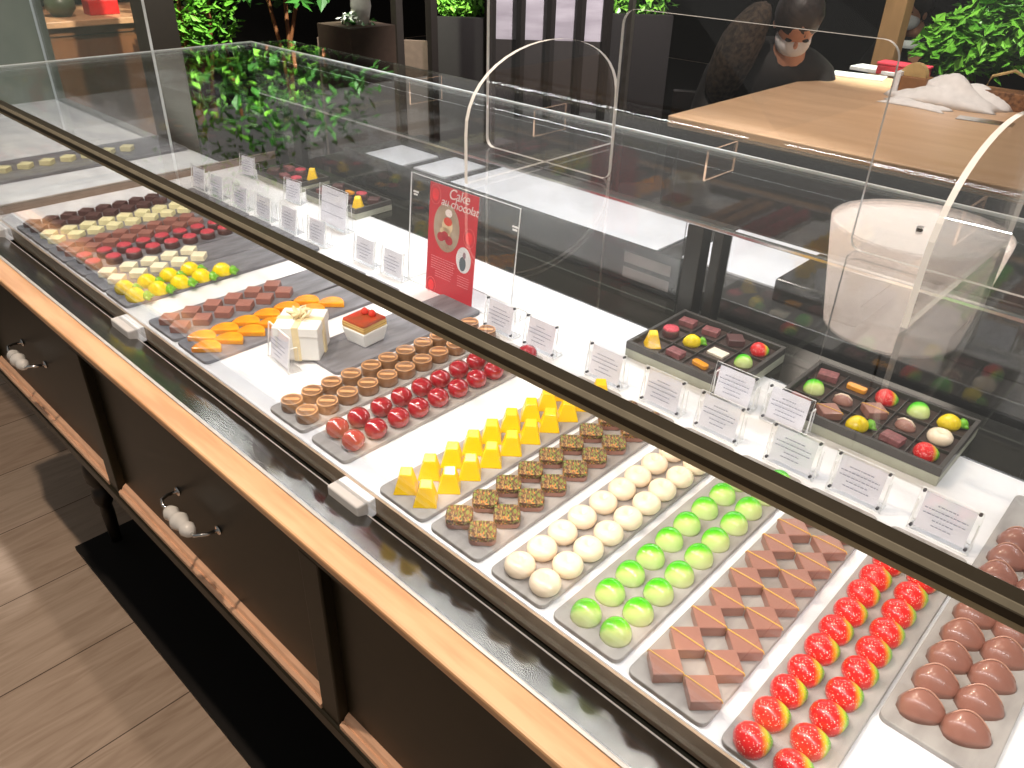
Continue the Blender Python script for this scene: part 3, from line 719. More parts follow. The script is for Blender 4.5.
# ------------------------------------------------------------------ assortment boxes
M_bx = mat('box_side_grey_green', (168, 168, 150), .5); M_bxd = mat('box_dark_rim', (70, 66, 62), .4); M_bxi = mat('box_brown_inside', (62, 44, 36), .6)
def choc_box(x0, x1, y0, y1, label, nx, ny, hz=.045):
    t = thing('chocolate_box', label, 'chocolate box', V((x0+x1)/2, (y0+y1)/2, -1.0), 'opened assortment boxes')
    MB().box(x0, y0, -1.0, x1, y1, -1.0 + hz*.55).build('box_base', M_bx, t, bevel=.002)
    w_ = .010; zb_ = -1.0 + hz*.55; zt_ = -1.0 + hz
    g = MB()
    g.box(x0, y0, zb_, x1, y0 + w_, zt_); g.box(x0, y1 - w_, zb_, x1, y1, zt_); g.box(x0, y0 + w_, zb_, x0 + w_, y1 - w_, zt_); g.box(x1 - w_, y0 + w_, zb_, x1, y1 - w_, zt_)
    g.build('box_rim', M_bxd, t, bevel=.0015)
    MB().box(x0 + w_, y0 + w_, zb_, x1 - w_, y1 - w_, zb_ + .004).build('box_floor', M_bxi, t)
    d = MB()
    for i in range(1, nx): xx = x0 + w_ + (x1 - x0 - 2*w_) * i / nx; d.box(xx - .001, y0 + w_, zb_ + .004, xx + .001, y1 - w_, zb_ + .012)
    for j in range(1, ny): yy = y0 + w_ + (y1 - y0 - 2*w_) * j / ny; d.box(x0 + w_, yy - .001, zb_ + .004, x1 - w_, yy + .001, zb_ + .012)
    d.build('dividers', M_bxd, t)
    return zb_ + .004
KN = {'yellow': 'bright yellow tapered bonbon', 'lemon': 'yellow pineapple bonbon', 'redtop': 'round raspberry-topped praline', 'pinkbar': 'rose-brown bar praline', 'whitetile': 'thin white chocolate tile', 'strawslice': 'amber gold bar praline', 'lime': 'lime green dome', 'strawberry': 'red strawberry bonbon', 'square': 'milk chocolate square with gold line', 'stripe': 'brown praline with cream stripe', 'white': 'ivory dimpled bonbon', 'darksquare': 'dark chocolate square', 'seed': 'nut crusted praline'}
def fill(x0, x1, y0, y1, zz, rows, who, s=.86):
    ny = len(rows); nx = len(rows[0]); w_ = .010
    for j, row in enumerate(rows):
        for i, k in enumerate(row):
            if not k: continue
            x = x0 + w_ + (x1 - x0 - 2*w_) * (i + .5) / nx; y = y0 + w_ + (y1 - y0 - 2*w_) * (j + .5) / ny
            make(k, x, y, zz, f'{KN[k]} in the {who}, {["front", "second", "third", "back"][j]} row, {ordn(i)} from left', 'bonbons in assortment boxes', s=s, jit=.2)
z_ = choc_box(-1.000, -.690, 1.515, 1.79, 'open dark box of mixed bonbons, left of the two big boxes behind the cards', 4, 3)
fill(-1.0, -.69, 1.515, 1.79, z_, [['yellow', 'pinkbar', 'strawslice', 'pinkbar'], ['redtop', 'lemon', 'whitetile', 'lime'], ['pinkbar', 'pinkbar', 'darksquare', 'strawberry']], 'left big box', s=.9)
z_ = choc_box(-.600, -.220, 1.535, 1.79, 'open dark box of mixed bonbons, right of the two big boxes behind the cards', 5, 3)
fill(-.6, -.22, 1.535, 1.79, z_, [['pinkbar', 'square', 'lemon', 'pinkbar', 'strawberry'], ['lime', 'stripe', 'square', 'stripe', 'white'], ['pinkbar', 'strawslice', 'strawberry', 'lime', 'lemon']], 'right big box', s=.95)
z_ = choc_box(-2.97, -2.70, 1.62, 1.79, 'small open box of bonbons at the far left, between the rear price cards', 3, 2, .04)
fill(-2.97, -2.70, 1.62, 1.79, z_, [['darksquare', 'pinkbar', 'redtop'], ['pinkbar', 'redtop', 'yellow']], 'far left small box', s=.95)
z_ = choc_box(-2.62, -2.30, 1.62, 1.79, 'small open box of bonbons behind the tall white notice card', 4, 2, .04)
fill(-2.62, -2.30, 1.62, 1.79, z_, [['pinkbar', 'lemon', 'darksquare', 'yellow'], ['darksquare', 'strawslice', 'redtop', 'darksquare']], 'box behind the tall card', s=.9)

# ------------------------------------------------------------------ neighbouring counter on the left, with tall glass panels
nb = thing('side_counter', 'second white marble counter beyond the left end of the display case', 'counter', V(-4.2, 1.1, ZF))
MB().box(-5.15, .62, -1.06, XL - .025, 1.634, -1.0).build('marble_top', M_marble, nb, bevel=.004)
MB().box(-5.1, 1.1, ZF, XL - .06, 1.60, -1.06).build('counter_body', M_cab, nb)
o = MB().prism(rrect(.30, .98, .01, 3, -3.72, 1.13), -1.0, -.988, 'XY').build('slate_board', M_slate_d, None)
setp(o, 'grey slate tray of pale pralines on the left-hand counter', 'serving board', 'slate boards on the marble shelf')
for i in range(9):
    make('creamsquare', -3.70, .72 + .085 * i, -.988, f'pale cream square on the left-hand counter, {ordn(i)} from the front', 'cream squares on the left-hand counter')
pn = thing('glass_partition', 'tall clear glass partition at the back of the left-hand counter', 'partition', V(-4.3, 1.6, -1.0))
MB().box(-5.02, 1.57, -1.0, -3.64, 1.582, .6, edge=1, edges='xz').build('glass_pane', GM, pn)
pv = thing('tinted_screen', 'grey-green tinted screen at the far left end of the left-hand counter', 'screen', V(-5.03, 1.2, -1.0))
MB().box(-5.05, .70, -1.0, -5.035, 1.63, .6, edge=1, edges='yz').build('tinted_pane', [mat('grey_green_panel', (118, 124, 112), .35, col2=(100, 108, 98), scale=3), M_gedge], pv)

# ------------------------------------------------------------------ staff counter and things behind the case
sc_ = thing('staff_counter', 'low white work counter for staff just behind the display case', 'counter', V(-1.3, 2.3, ZF))
MB().box(-3.1, 2.02, -1.04, .6, 2.62, -1.0).build('counter_top', mat('dark_counter_top', (58, 56, 54), .25), sc_, bevel=.003)
MB().box(-3.05, 2.06, ZF, .55, 2.58, -1.04).build('counter_body', mat('charcoal_body', (44, 42, 40), .5), sc_)
M_sh = mat('white_wrapping_paper', (226, 228, 236), .4, scale=8, var=.05)
for i, (x0, y0, x1, y1, l) in enumerate(((-2.40, 2.14, -1.36, 2.54, 'large white board lying on the staff counter behind the acrylic screen'), (-1.27, 2.20, -.93, 2.58, 'white sheet on the staff counter right of the door posts'), (-2.98, 2.14, -2.72, 2.40, 'white sheet at the left end of the staff counter'), (-2.66, 2.2, -2.46, 2.45, 'small white sheet between the black boxes'))):
    o = MB().box(x0, y0, -1.0, x1, y1, -.992).build('white_sheet', M_sh, None, bevel=.001); setp(o, l, 'sheet', 'white sheets on the staff counter')
for i, (x0, y0, x1, y1, h_, l) in enumerate(((-2.60, 2.46, -2.42, 2.60, .10, 'black square box behind the small white sheet'), (-.90, 2.12, -.64, 2.42, .07, 'low black box right of the white sheet'), (-.40, 2.12, .05, 2.42, .07, 'wide low black box at the right of the staff counter'))):
    o = MB().box(x0, y0, -1.0, x1, y1, -1.0 + h_).build('black_box', M_black, None, bevel=.006); setp(o, l, 'box', 'black boxes on the staff counter')
# dark sliding-door panel; pale rectangles paint reflections in its glass
dp = thing('dark_door_panel', 'dark glossy sliding-door panel at the back of the case, two reflections painted pale', 'panel', V(-1.9, 1.93, -1.0))
MB().box(-2.75, 1.905, -1.0, -1.07, 1.918, -.872).build('panel', mat('smoke_panel', (50, 52, 50), .15, spec=.7), dp, bevel=.002)
for z in (-.985, -.935):
    MB().box(-1.30, 1.9035, z, -1.13, 1.9045, z + .034).build('painted_reflection', mat('lilac_grey', (128, 120, 118), .4), dp)  # two reflections painted onto the dark panel

# ------------------------------------------------------------------ communal table and the things on it
ZTb = -.87
tb = thing('communal_table', 'large tan wooden communal table behind the display case', 'table', V(-.7, 4.4, ZF))
c0 = at(668, 115, ZTb)
MB().box(c0.x, c0.y, ZTb - .055, 1.2, 5.45, ZTb).build('tabletop', M_table, tb, bevel=.006)
MB().box(c0.x + .08, c0.y + .08, ZTb - .16, 1.1, 5.37, ZTb - .055).build('apron', mat('dark_apron', (42, 32, 24), .5), tb)
MB().box(c0.x + .06, c0.y + .05, ZF + .02, 1.12, c0.y + .08, ZTb - .056).build('front_panel', mat('dark_apron', (42, 32, 24)), tb)
for x in (c0.x + .14, 1.0):
    for y in (c0.y + .14, 5.3): MB().box(x - .05, y - .05, ZF, x + .05, y + .05, ZTb - .16).build('leg', mat('dark_apron', (42, 32, 24)), tb, bevel=.006)
def cloth(px, py, sx, sy, hh, name, label, rz=0, seed=1, cat='napkins'):
    rnd = random.Random(seed); c = at(px, py, ZTb); n, m_ = 22, 14
    g = MB(False); top = []
    ph = [rnd.uniform(0, 6) for _ in range(6)]
    for i in range(n + 1):
        row = []
        for j in range(m_ + 1):
            u_, v_ = i/n*2 - 1, j/m_*2 - 1
            z = hh * (1 - abs(u_)**3) * (1 - abs(v_)**3) * (.55 + .25*math.sin(5*u_ + ph[0]) * math.cos(3*v_ + ph[1]) + .2*math.sin(9*v_ + 4*u_ + ph[2])) + .004
            row.append(g.bm.verts.new((u_*sx*(1 + .12*math.sin(4*v_ + ph[3])), v_*sy*(1 + .14*math.sin(3*u_ + ph[4])), max(.004, z) if 0 < i < n and 0 < j < m_ else .0)))
        top.append(row)
    for i in range(n):
        for j in range(m_): g._f([top[i][j], top[i+1][j], top[i+1][j+1], top[i][j+1]])
    g._f([top[i][0] for i in range(n+1)] + [top[n][j] for j in range(1, m_+1)] + [top[i][m_] for i in range(n-1, -1, -1)] + [top[0][j] for j in range(m_-1, 0, -1)])
    o = g.build(name, mat('white_linen', (240, 236, 234), .7, var=.04), None, smooth=True); o.location = V(c.x, c.y, ZTb); o.rotation_euler.z = rz
    setp(o, label, cat); return o
cloth(945, 103, .30, .14, .16, 'folded_napkins', 'heap of white crumpled napkins on the tan table, before the plant', rz=.1, seed=4)
cloth(915, 106, .17, .06, .03, 'folded_napkin', 'flat rolled white napkin at the front of the heap', rz=-.1, seed=5)
for i, (px, py, a, l) in enumerate(((858, 77, .2, 'lower white folded paper beside the red box'), (878, 72, -.1, 'upper white folded paper beside the red box'))):
    c = at(px, py, ZTb); o = MB(False).box(-.16, -.08, 0, .16, .08, .012 + .012*i).build('paper_stack', mat('white_paper', (238, 238, 240), .6), None, bevel=.003)
    o.location = V(c.x, c.y, ZTb + (.0)); o.rotation_euler.z = a; setp(o, l, 'papers', 'white folded papers on the table')
c = at(896, 78, ZTb); rb = thing('red_case', 'small crimson box at the far side of the tan table', 'box', V(c.x, c.y + .1, ZTb))
MB(False).box(-.15, -.06, 0, .15, .06, .06).build('box_body', mat('crimson_box', (190, 36, 56), .4), rb, bevel=.006)
MB(False).box(-.155, -.065, .06, .155, .065, .075).build('lid', mat('crimson_lid', (206, 60, 78), .4), rb, bevel=.004)
c = at(912, 97, ZTb); wb = thing('wooden_caddy', 'brown wooden caddy with a white side holding folded menus', 'caddy', V(c.x, c.y, ZTb))
MB(False).box(-.07, -.06, 0, .07, .06, .11).build('caddy_body', mat('brown_caddy', (142, 96, 56), .5), wb, bevel=.004)
MB(False).box(-.105, -.06, 0, -.072, .06, .13).build('white_side', mat('white_paper', (238, 238, 240)), wb, bevel=.003)
MB(False).prism([(-.02 + .07*math.cos(PI*k/12), .11 + .07*math.sin(PI*k/12)) for k in range(13)], -.02, .03, 'XZ').build('wooden_lid', mat('straw_lid', (196, 166, 110), .5), wb)
c = at(1003, 108, ZTb); bk = thing('wicker_basket', 'brown wicker basket at the right of the napkin heap', 'basket', V(c.x, c.y, ZTb))
MB(False).prism(rrect(.26, .13, .03), 0, .09, 'XY').build('basket_body', mat('wicker', (150, 104, 66), .6, col2=(96, 62, 38), scale=90, bump=.8), bk, bevel=.006)
MB(False).tube([(-.12, 0, .08), (-.1, 0, .15), (0, 0, .19), (.1, 0, .15), (.12, 0, .08)], .008).build('basket_handle', mat('straw_lid', (196, 166, 110)), bk, smooth=True)
c = at(985, 122, ZTb); o = MB(False).box(-.13, -.05, 0, .13, .05, .006).build('metal_tray', M_chrome, None, bevel=.002); o.location = V(c.x, c.y, ZTb); o.rotation_euler.z = .1; setp(o, 'thin metal tray lying in front of the wicker basket', 'tray')

# ------------------------------------------------------------------ pendant lamp over the table (seen mirrored in the glass top)
pl = thing('pendant_lamp', 'large beige drum pendant lamp above the table, mirrored in the glass top of the case', 'pendant lamp', V(-1.184, 4.548, .424))
def emi(name, col, s):
    m = bpy.data.materials.new(name); m.use_nodes = True; nt = m.node_tree; nt.nodes.clear()
    o = nt.nodes.new('ShaderNodeOutputMaterial'); e = nt.nodes.new('ShaderNodeEmission'); e.inputs[0].default_value = lin(col); e.inputs[1].default_value = s
    nt.links.new(e.outputs[0], o.inputs[0]); return m
ES = 2.9
g = MB(False); g.lathe([(.465, 0), (.459, 0), (.454, .01)] , cap=False, n=48)
g.lathe([(.465, 0), (.372, .61)], cap=False, n=48); g.build('lamp_shade', emi('lit_beige_fabric', (226, 205, 190), ES), pl, smooth=True)
g = MB(False); g.lathe([(0, .03), (.453, .03)], cap=False, n=48); g.build('diffuser', emi('lit_diffuser', (248, 232, 218), ES * 1.12), pl)
g = MB(False); g.lathe([(.0, .0), (.018, .004), (.018, .03), (0, .03)], cap=False, n=16); g.build('finial', mat('dark_finial', (40, 34, 30), .4), pl, smooth=True)
g = MB(False); g.tube([(0, 0, .03), (0, 0, 2.2)], .008); g.build('cord', mat('black_cord', (20, 20, 20), .5), pl)

# ------------------------------------------------------------------ plants
M_leaf = mat('leaf_green', (128, 190, 66), .4, col2=(76, 140, 40), scale=6)
M_leafd = mat('leaf_mid_green', (56, 110, 40), .45, col2=(30, 70, 22), scale=6)
M_stem = mat('stem_brown', (120, 72, 40), .6)
M_pot = mat('dark_pot', (34, 28, 24), .5)
def leaves(g, n, cx, cy, cz, rx, ry, rz_, L, rnd):
    for _ in range(n):
        while True:
            a, b, c = (rnd.uniform(-1, 1) for _ in range(3))
            if a*a + b*b + c*c < 1: break
        p = Vector((cx + a*rx, cy + b*ry, cz + c*rz_)); l = L * rnd.uniform(.6, 1.3)
        d = Vector((rnd.uniform(-1, 1), rnd.uniform(-1, 1), rnd.uniform(-.9, .3))).normalized(); s = d.cross(Vector((rnd.uniform(-.4, .4), rnd.uniform(-.4, .4), 1))).normalized() * l * .27
        q = d.cross(s).normalized() * l * .08
        v = [g.bm.verts.new(x) for x in (p, p + d*l*.45 + s + q, p + d*l, p + d*l*.45 - s + q, p + d*l*.5 - q)]
        g._f([v[0], v[1], v[2], v[4]]); g._f([v[0], v[4], v[2], v[3]])
def slab(p0, p1, z0, z1, th, m, name, **k):
    """upright slab between two floor points"""
    g = MB(); d = Vector((p1[0]-p0[0], p1[1]-p0[1], 0)).normalized(); n = Vector((-d.y, d.x, 0)) * th
    P0, P1 = Vector((p0[0], p0[1], 0)), Vector((p1[0], p1[1], 0))
    v = [g.bm.verts.new((q.x, q.y, z)) for z in (z0, z1) for q in (P0, P1, P1 + n, P0 + n)]
    for f in ((3,2,1,0),(4,5,6,7),(0,1,5,4),(1,2,6,5),(2,3,7,6),(3,0,4,7)): g._f([v[i] for i in f])
    return g.build(name, m, **k)
def plant(name, label, x, y, zpot, potr, clusters, stems, m=None, box=None, seed=0, L=.1, group='leafy plants around the room', cat='plant'):
    rnd = random.Random(seed); t = thing(name, label, cat, V(x, y, zpot), group)
    g = MB()
    if box:
        slab((box[0].x, box[0].y), (box[1].x, box[1].y), ZF, box[2], .1, mat('black_upholstery', (24, 19, 17), .6), 'planter_box', parent=t)
    else: g.lathe([(0, zpot), (potr*.8, zpot), (potr, zpot + potr*1.8), (potr*.9, zpot + potr*1.8), (potr*.85, zpot + potr*1.6), (0, zpot + potr*1.6)], (x, y, 0), 20, cap=False).build('pot', M_pot, t, smooth=False)
    g = MB()
    for s in (stems if not box else []): g.tube([(x, y, zpot + potr*1.5)] + s, .018, 7)
    if not box: g.build('stems', M_stem, t, smooth=True)
    g = MB()
    for (n, cx, cy, cz, rx, ry, rz_) in clusters: leaves(g, n, cx, cy, cz, rx, ry, rz_, L, rnd)
    g.build('foliage', m or M_leaf, t)
def F(px, py, dep): v = far(px, py, dep); return v.x, v.y, v.z
a = F(190, 10, 7.0); b = F(235, 30, 7.2)
plant('tall_indoor_plant', 'tall leafy green plant with bare brown stems beyond the left end of the case', a[0], a[1], ZF, .3,
      [(700, a[0], a[1], a[2] + .05, .35, .45, .45), (900, a[0] + .1, a[1] + .35, a[2] + 1.1, .75, .85, .75), (260, a[0], a[1] + .1, a[2] + 2.0, .7, .8, .5)],
      [[(a[0] + .1, a[1] + .1, -1.2), (a[0] + .05, a[1] + .2, -.4), (a[0] + .1, a[1] + .3, .8)], [(a[0], a[1] - .1, -1.0), (a[0] - .1, a[1], .2)]], seed=1, L=.105)
a = F(285, 20, 7.0)
plant('stemmed_plant', 'tall plant with forking orange-brown stems behind the rear corner of the case', a[0], a[1], ZF, .26,
      [(160, a[0], a[1], a[2] + .35, .5, .5, .25), (420, a[0] + .1, a[1], a[2] + 1.35, .8, .8, .6)],
      [[(a[0] - .04, a[1] - .04, -1.2), (a[0] - .16, a[1] - .1, -.5), (a[0] - .2, a[1] - .1, .3)], [(a[0], a[1], -1.2), (a[0] + .12, a[1] + .12, -.6), (a[0] + .3, a[1] + .2, .3)], [(a[0] + .02, a[1], -1.2), (a[0] + .02, a[1] + .04, .3)]], m=M_leafd, seed=2, L=.14)
a = F(462, -2, 7.5)
plant('bright_shrub', 'bright green shrub in a dark planter seen above the case, left of the barred screen', a[0], a[1], ZF, .2, [(420, a[0], a[1], a[2] - .02, .27, .27, .16)], [], box=(far(432, 30, 7.3), far(488, 30, 7.3), far(460, 17, 7.3).z), seed=3, L=.07)
a = F(640, -4, 7.5)
plant('bright_shrub', 'bright green shrub hanging over the top edge right of the barred screen', a[0], a[1], ZF, .2, [(420, a[0], a[1], a[2] - .02, .32, .32, .18)], [], box=(far(610, 30, 7.3), far(672, 30, 7.3), far(640, 14, 7.3).z), seed=5, L=.08)
a = F(975, 30, 6.6)
plant('bushy_fern', 'large bushy green plant behind the napkins at the right of the table', a[0], a[1], ZF, .3,
      [(700, a[0] + .1, a[1], a[2] - .02, .42, .4, .32), (350, a[0] + .35, a[1] + .1, a[2] + .25, .5, .4, .3), (300, a[0] - .12, a[1] - .1, a[2] - .12, .28, .3, .22), (400, a[0] + .3, a[1], a[2] + .8, .6, .6, .4)], [[(a[0], a[1], -1.2), (a[0], a[1], -.8)], [(a[0] + .1, a[1], -1.1), (a[0] + .25, a[1], -.2)]], seed=6, L=.13)
a = F(356, 24, 5.7)
vs = thing('flower_vase', 'white vase with small white flowers and leaves on a dark stand', 'vase', V(a[0], a[1], a[2] + .0))
MB().lathe([(0, a[2]), (.05, a[2]), (.075, a[2] + .12), (.06, a[2] + .3), (.065, a[2] + .34)], (a[0] + .03, a[1] + .03, 0), 18, cap=False).build('vase', mat('white_vase', (205, 200, 190), .4), vs, smooth=True)
g = MB(); leaves(g, 140, a[0], a[1], a[2] - .02, .13, .13, .11, .07, random.Random(9)); g.build('leaves', M_leafd, vs)
g = MB(); leaves(g, 60, a[0] - .02, a[1] - .02, a[2] + .06, .08, .08, .04, .045, random.Random(10)); g.build('flowers', mat('white_petals', (235, 235, 225), .5), vs)
st = thing('plinth', 'dark brown plinth under the white vase', 'plinth', V(a[0], a[1], ZF))
MB().box(a[0] - .2, a[1] - .2, ZF, a[0] + .2, a[1] + .2, a[2]).build('plinth_body', mat('plinth_brown', (60, 46, 36), .5), st)

# ------------------------------------------------------------------ far furniture
# left service cabinet
a = at(50, 24, -1.0)
cbn = thing('service_cabinet', 'brown wooden service cabinet with drawers at the far left', 'cabinet', V(-8.1, 2.9, ZF))
MB().box(-8.7, 2.0, ZF, -7.65, 3.85, -.97).build('cabinet_body', mat('walnut_brown', (112, 68, 38), .45, stretch=(1, 8, 1), scale=4), cbn)
MB().box(-8.75, 1.95, -.97, -7.6, 3.9, -.92).build('worktop', mat('worktop_tan', (188, 140, 104), .4), cbn, bevel=.006)
MB().box(-7.648, 2.1, -1.04, -7.642, 3.75, -1.035).build('drawer_gap', mat('gap_dark', (40, 24, 14), .6), cbn)
MB().box(-8.75, 1.95, -.72, -8.35, 3.9, -.68).build('upper_shelf', mat('pale_shelf', (200, 180, 160), .4), cbn, bevel=.004)
o = thing('teapot', 'dark green-grey pot on the brown service cabinet', 'pot', V(-7.95, 2.72, -.92))
MB().lathe([(0, -.92), (.07, -.92), (.12, -.86), (.12, -.80), (.07, -.76), (.05, -.75), (0, -.74)], (-7.95, 2.72, 0), 20, cap=False).build('pot_body', mat('moss_glaze', (74, 84, 62), .4), o, smooth=True)
MB().lathe([(0, -.742), (.05, -.742), (.03, -.725), (.015, -.71), (0, -.70)], (-7.95, 2.72, 0), 14, cap=False).build('pot_lid', mat('moss_glaze', (74, 84, 62)), o, smooth=True)
o = MB().box(-8.0, 2.92, -.92, -7.85, 3.18, -.80).build('red_tin', mat('scarlet_tin', (196, 22, 24), .35), None, bevel=.01); setp(o, 'scarlet tin beside the dark pot on the service cabinet', 'tin')
o = MB().lathe([(0, -.68), (.2, -.68), (.3, -.60), (.31, -.58), (.28, -.59), (.18, -.66), (0, -.66)], (-8.55, 3.0, 0), 24, cap=False).build('wooden_bowl', mat('amber_bowl', (190, 118, 60), .4), None, smooth=True); setp(o, 'shallow amber wooden bowl on the shelf above the scarlet tin', 'bowl')
# dark pillar left of the plants
v = far(156, 25, 6.2); structure(MB().box(v.x - .12, v.y - .12, ZF, v.x + .12, v.y + .12, 2.2).build('trim_1', mat('dark_brown_post', (26, 18, 14), .5), None))
# low brown-grey partition behind the rear corner
p0 = far(322, 50, 6.6); p1 = far(500, 60, 6.6)
lp = thing('low_partition', 'dark wooden slatted partition with taupe panels behind the rear corner of the case', 'partition', V((p0.x+p1.x)/2, (p0.y+p1.y)/2, ZF))
ztop = far(430, 40, 6.6).z
q0, q1 = far(318, 50, 6.6), far(395, 55, 6.6)
slab((q0.x, q0.y), (q1.x, q1.y), ZF, ztop, .04, mat('taupe_panel', (92, 76, 66), .5), 'panel', parent=lp)
q0, q1 = far(402, 50, 6.6), far(428, 55, 6.6)
slab((q0.x, q0.y), (q1.x, q1.y), ZF, ztop, .04, mat('taupe_panel', (92, 76, 66)), 'panel', parent=lp)
for px in (398, 432, 490):
    q = far(px, 40, 6.55); MB().box(q.x - .035, q.y - .035, ZF, q.x + .035, q.y + .035, .8).build('post', mat('near_black_wood', (26, 20, 17), .5), lp)
q0, q1 = far(434, 50, 6.6), far(612, 60, 6.6)
slab((q0.x, q0.y), (q1.x, q1.y), ZF, ztop + .25, .04, mat('near_black_wood', (26, 20, 17)), 'panel', parent=lp) if False else None
# barred screen with pale floor-like panels behind
bs = thing('barred_screen', 'pale grey panel behind upright black bars, above the arched acrylic foot', 'screen', V(*[(far(545, 20, 7.2))[i] for i in (0, 1)], ZF))
q0, q1 = far(488, 20, 7.3), far(606, 20, 7.3)
zlo = far(545, 42, 7.3).z
slab((q0.x, q0.y), (q1.x, q1.y), zlo, .7, .03, mat('lilac_grey_panel', (176, 168, 174), .5, scale=3, col2=(150, 142, 148), stretch=(1, 1, 6)), 'pale_panel', parent=bs)
slab((q0.x, q0.y), (q1.x, q1.y), ZF, zlo, .04, mat('umber_panel', (46, 40, 37), .5), 'lower_panel', parent=bs)
for px in (489, 521, 551, 581, 608):
    q = far(px, 20, 7.24); MB().box(q.x - .03, q.y - .03, ZF, q.x + .03, q.y + .03, .75).build('bar', mat('near_black_wood', (26, 20, 17)), bs)
M_bk = mat('black_upholstery', (24, 19, 17), .6)
q = far(627, 60, 6.0); o = MB().box(q.x - .02, q.y - .02, ZF, q.x + .02, q.y + .02, .3).build('steel_post', mat('dull_steel', (110, 104, 98), .35, metal=.5), None); setp(o, 'thin grey steel post left of the seated person', 'post')
q = far(893, 30, 6.9)
cp = thing('wooden_pillar', 'tan wooden pillar at the far side of the table in front of the masked face', 'pillar', V(q.x, q.y, ZF))
MB().box(q.x - .09, q.y - .09, ZF, q.x + .09, q.y + .09, .8).build('pillar_body', mat('tan_pillar', (150, 112, 76), .5, stretch=(8, 8, 1), scale=4), cp, bevel=.006)

# ------------------------------------------------------------------ people
def skin_mesh(name, joints, edges, m, parent=None, sub=2):
    """joints: (x,y,z,rx,ry) in metres"""
    me = bpy.data.meshes.new(name); me.from_pydata([j[:3] for j in joints], edges, []); o = bpy.data.objects.new(name, me); C.objects.link(o)
    me.materials.append(m)
    if parent: o.parent = parent
    md = o.modifiers.new('skin', 'SKIN'); md.use_smooth_shade = True; md.use_x_symmetry = False
    if not me.skin_vertices:
        bpy.context.view_layer.objects.active = o
        me.skin_vertices.new() if hasattr(me.skin_vertices, 'new') else None
    for i, j in enumerate(joints):
        sv = me.skin_vertices[0].data[i]; sv.radius = (j[3], j[4] if len(j) > 4 else j[3]); sv.use_root = (i == 0)
    s = o.modifiers.new('sub', 'SUBSURF'); s.levels = sub; s.render_levels = sub
    return o
M_skin = mat('skin', (196, 140, 112), .5, var=.03); M_mask = mat('white_face_mask', (225, 222, 222), .7, var=.02)
M_hair = mat('black_brown_hair', (44, 34, 30), .5, scale=30, stretch=(1, 1, 8), var=.3); M_cloth = mat('dark_jacket', (22, 16, 14), .7, scale=20, var=.2); M_fur = mat('brown_knit', (74, 60, 48), .9, col2=(38, 30, 24), scale=60, bump=1)
def ellipsoid(mb, c, r, n=16, m=24, sq=1.0):
    c = Vector(c)
    rings = []
    for i in range(1, n):
        th = PI * i / n
        rings.append([mb.bm.verts.new((c.x + r[0]*math.sin(th)*math.cos(2*PI*k/m), c.y + r[1]*math.sin(th)*math.sin(2*PI*k/m), c.z + r[2]*math.cos(th))) for k in range(m)])
    t = mb.bm.verts.new((c.x, c.y, c.z + r[2])); b = mb.bm.verts.new((c.x, c.y, c.z - r[2]))
    for k in range(m):
        mb._f([t, rings[0][k], rings[0][(k+1) % m]]); mb._f([b, rings[-1][(k+1) % m], rings[-1][k]])
    for A, B in zip(rings, rings[1:]):
        for k in range(m): mb._f([A[k], B[k], B[(k+1) % m], A[(k+1) % m]])
    return mb
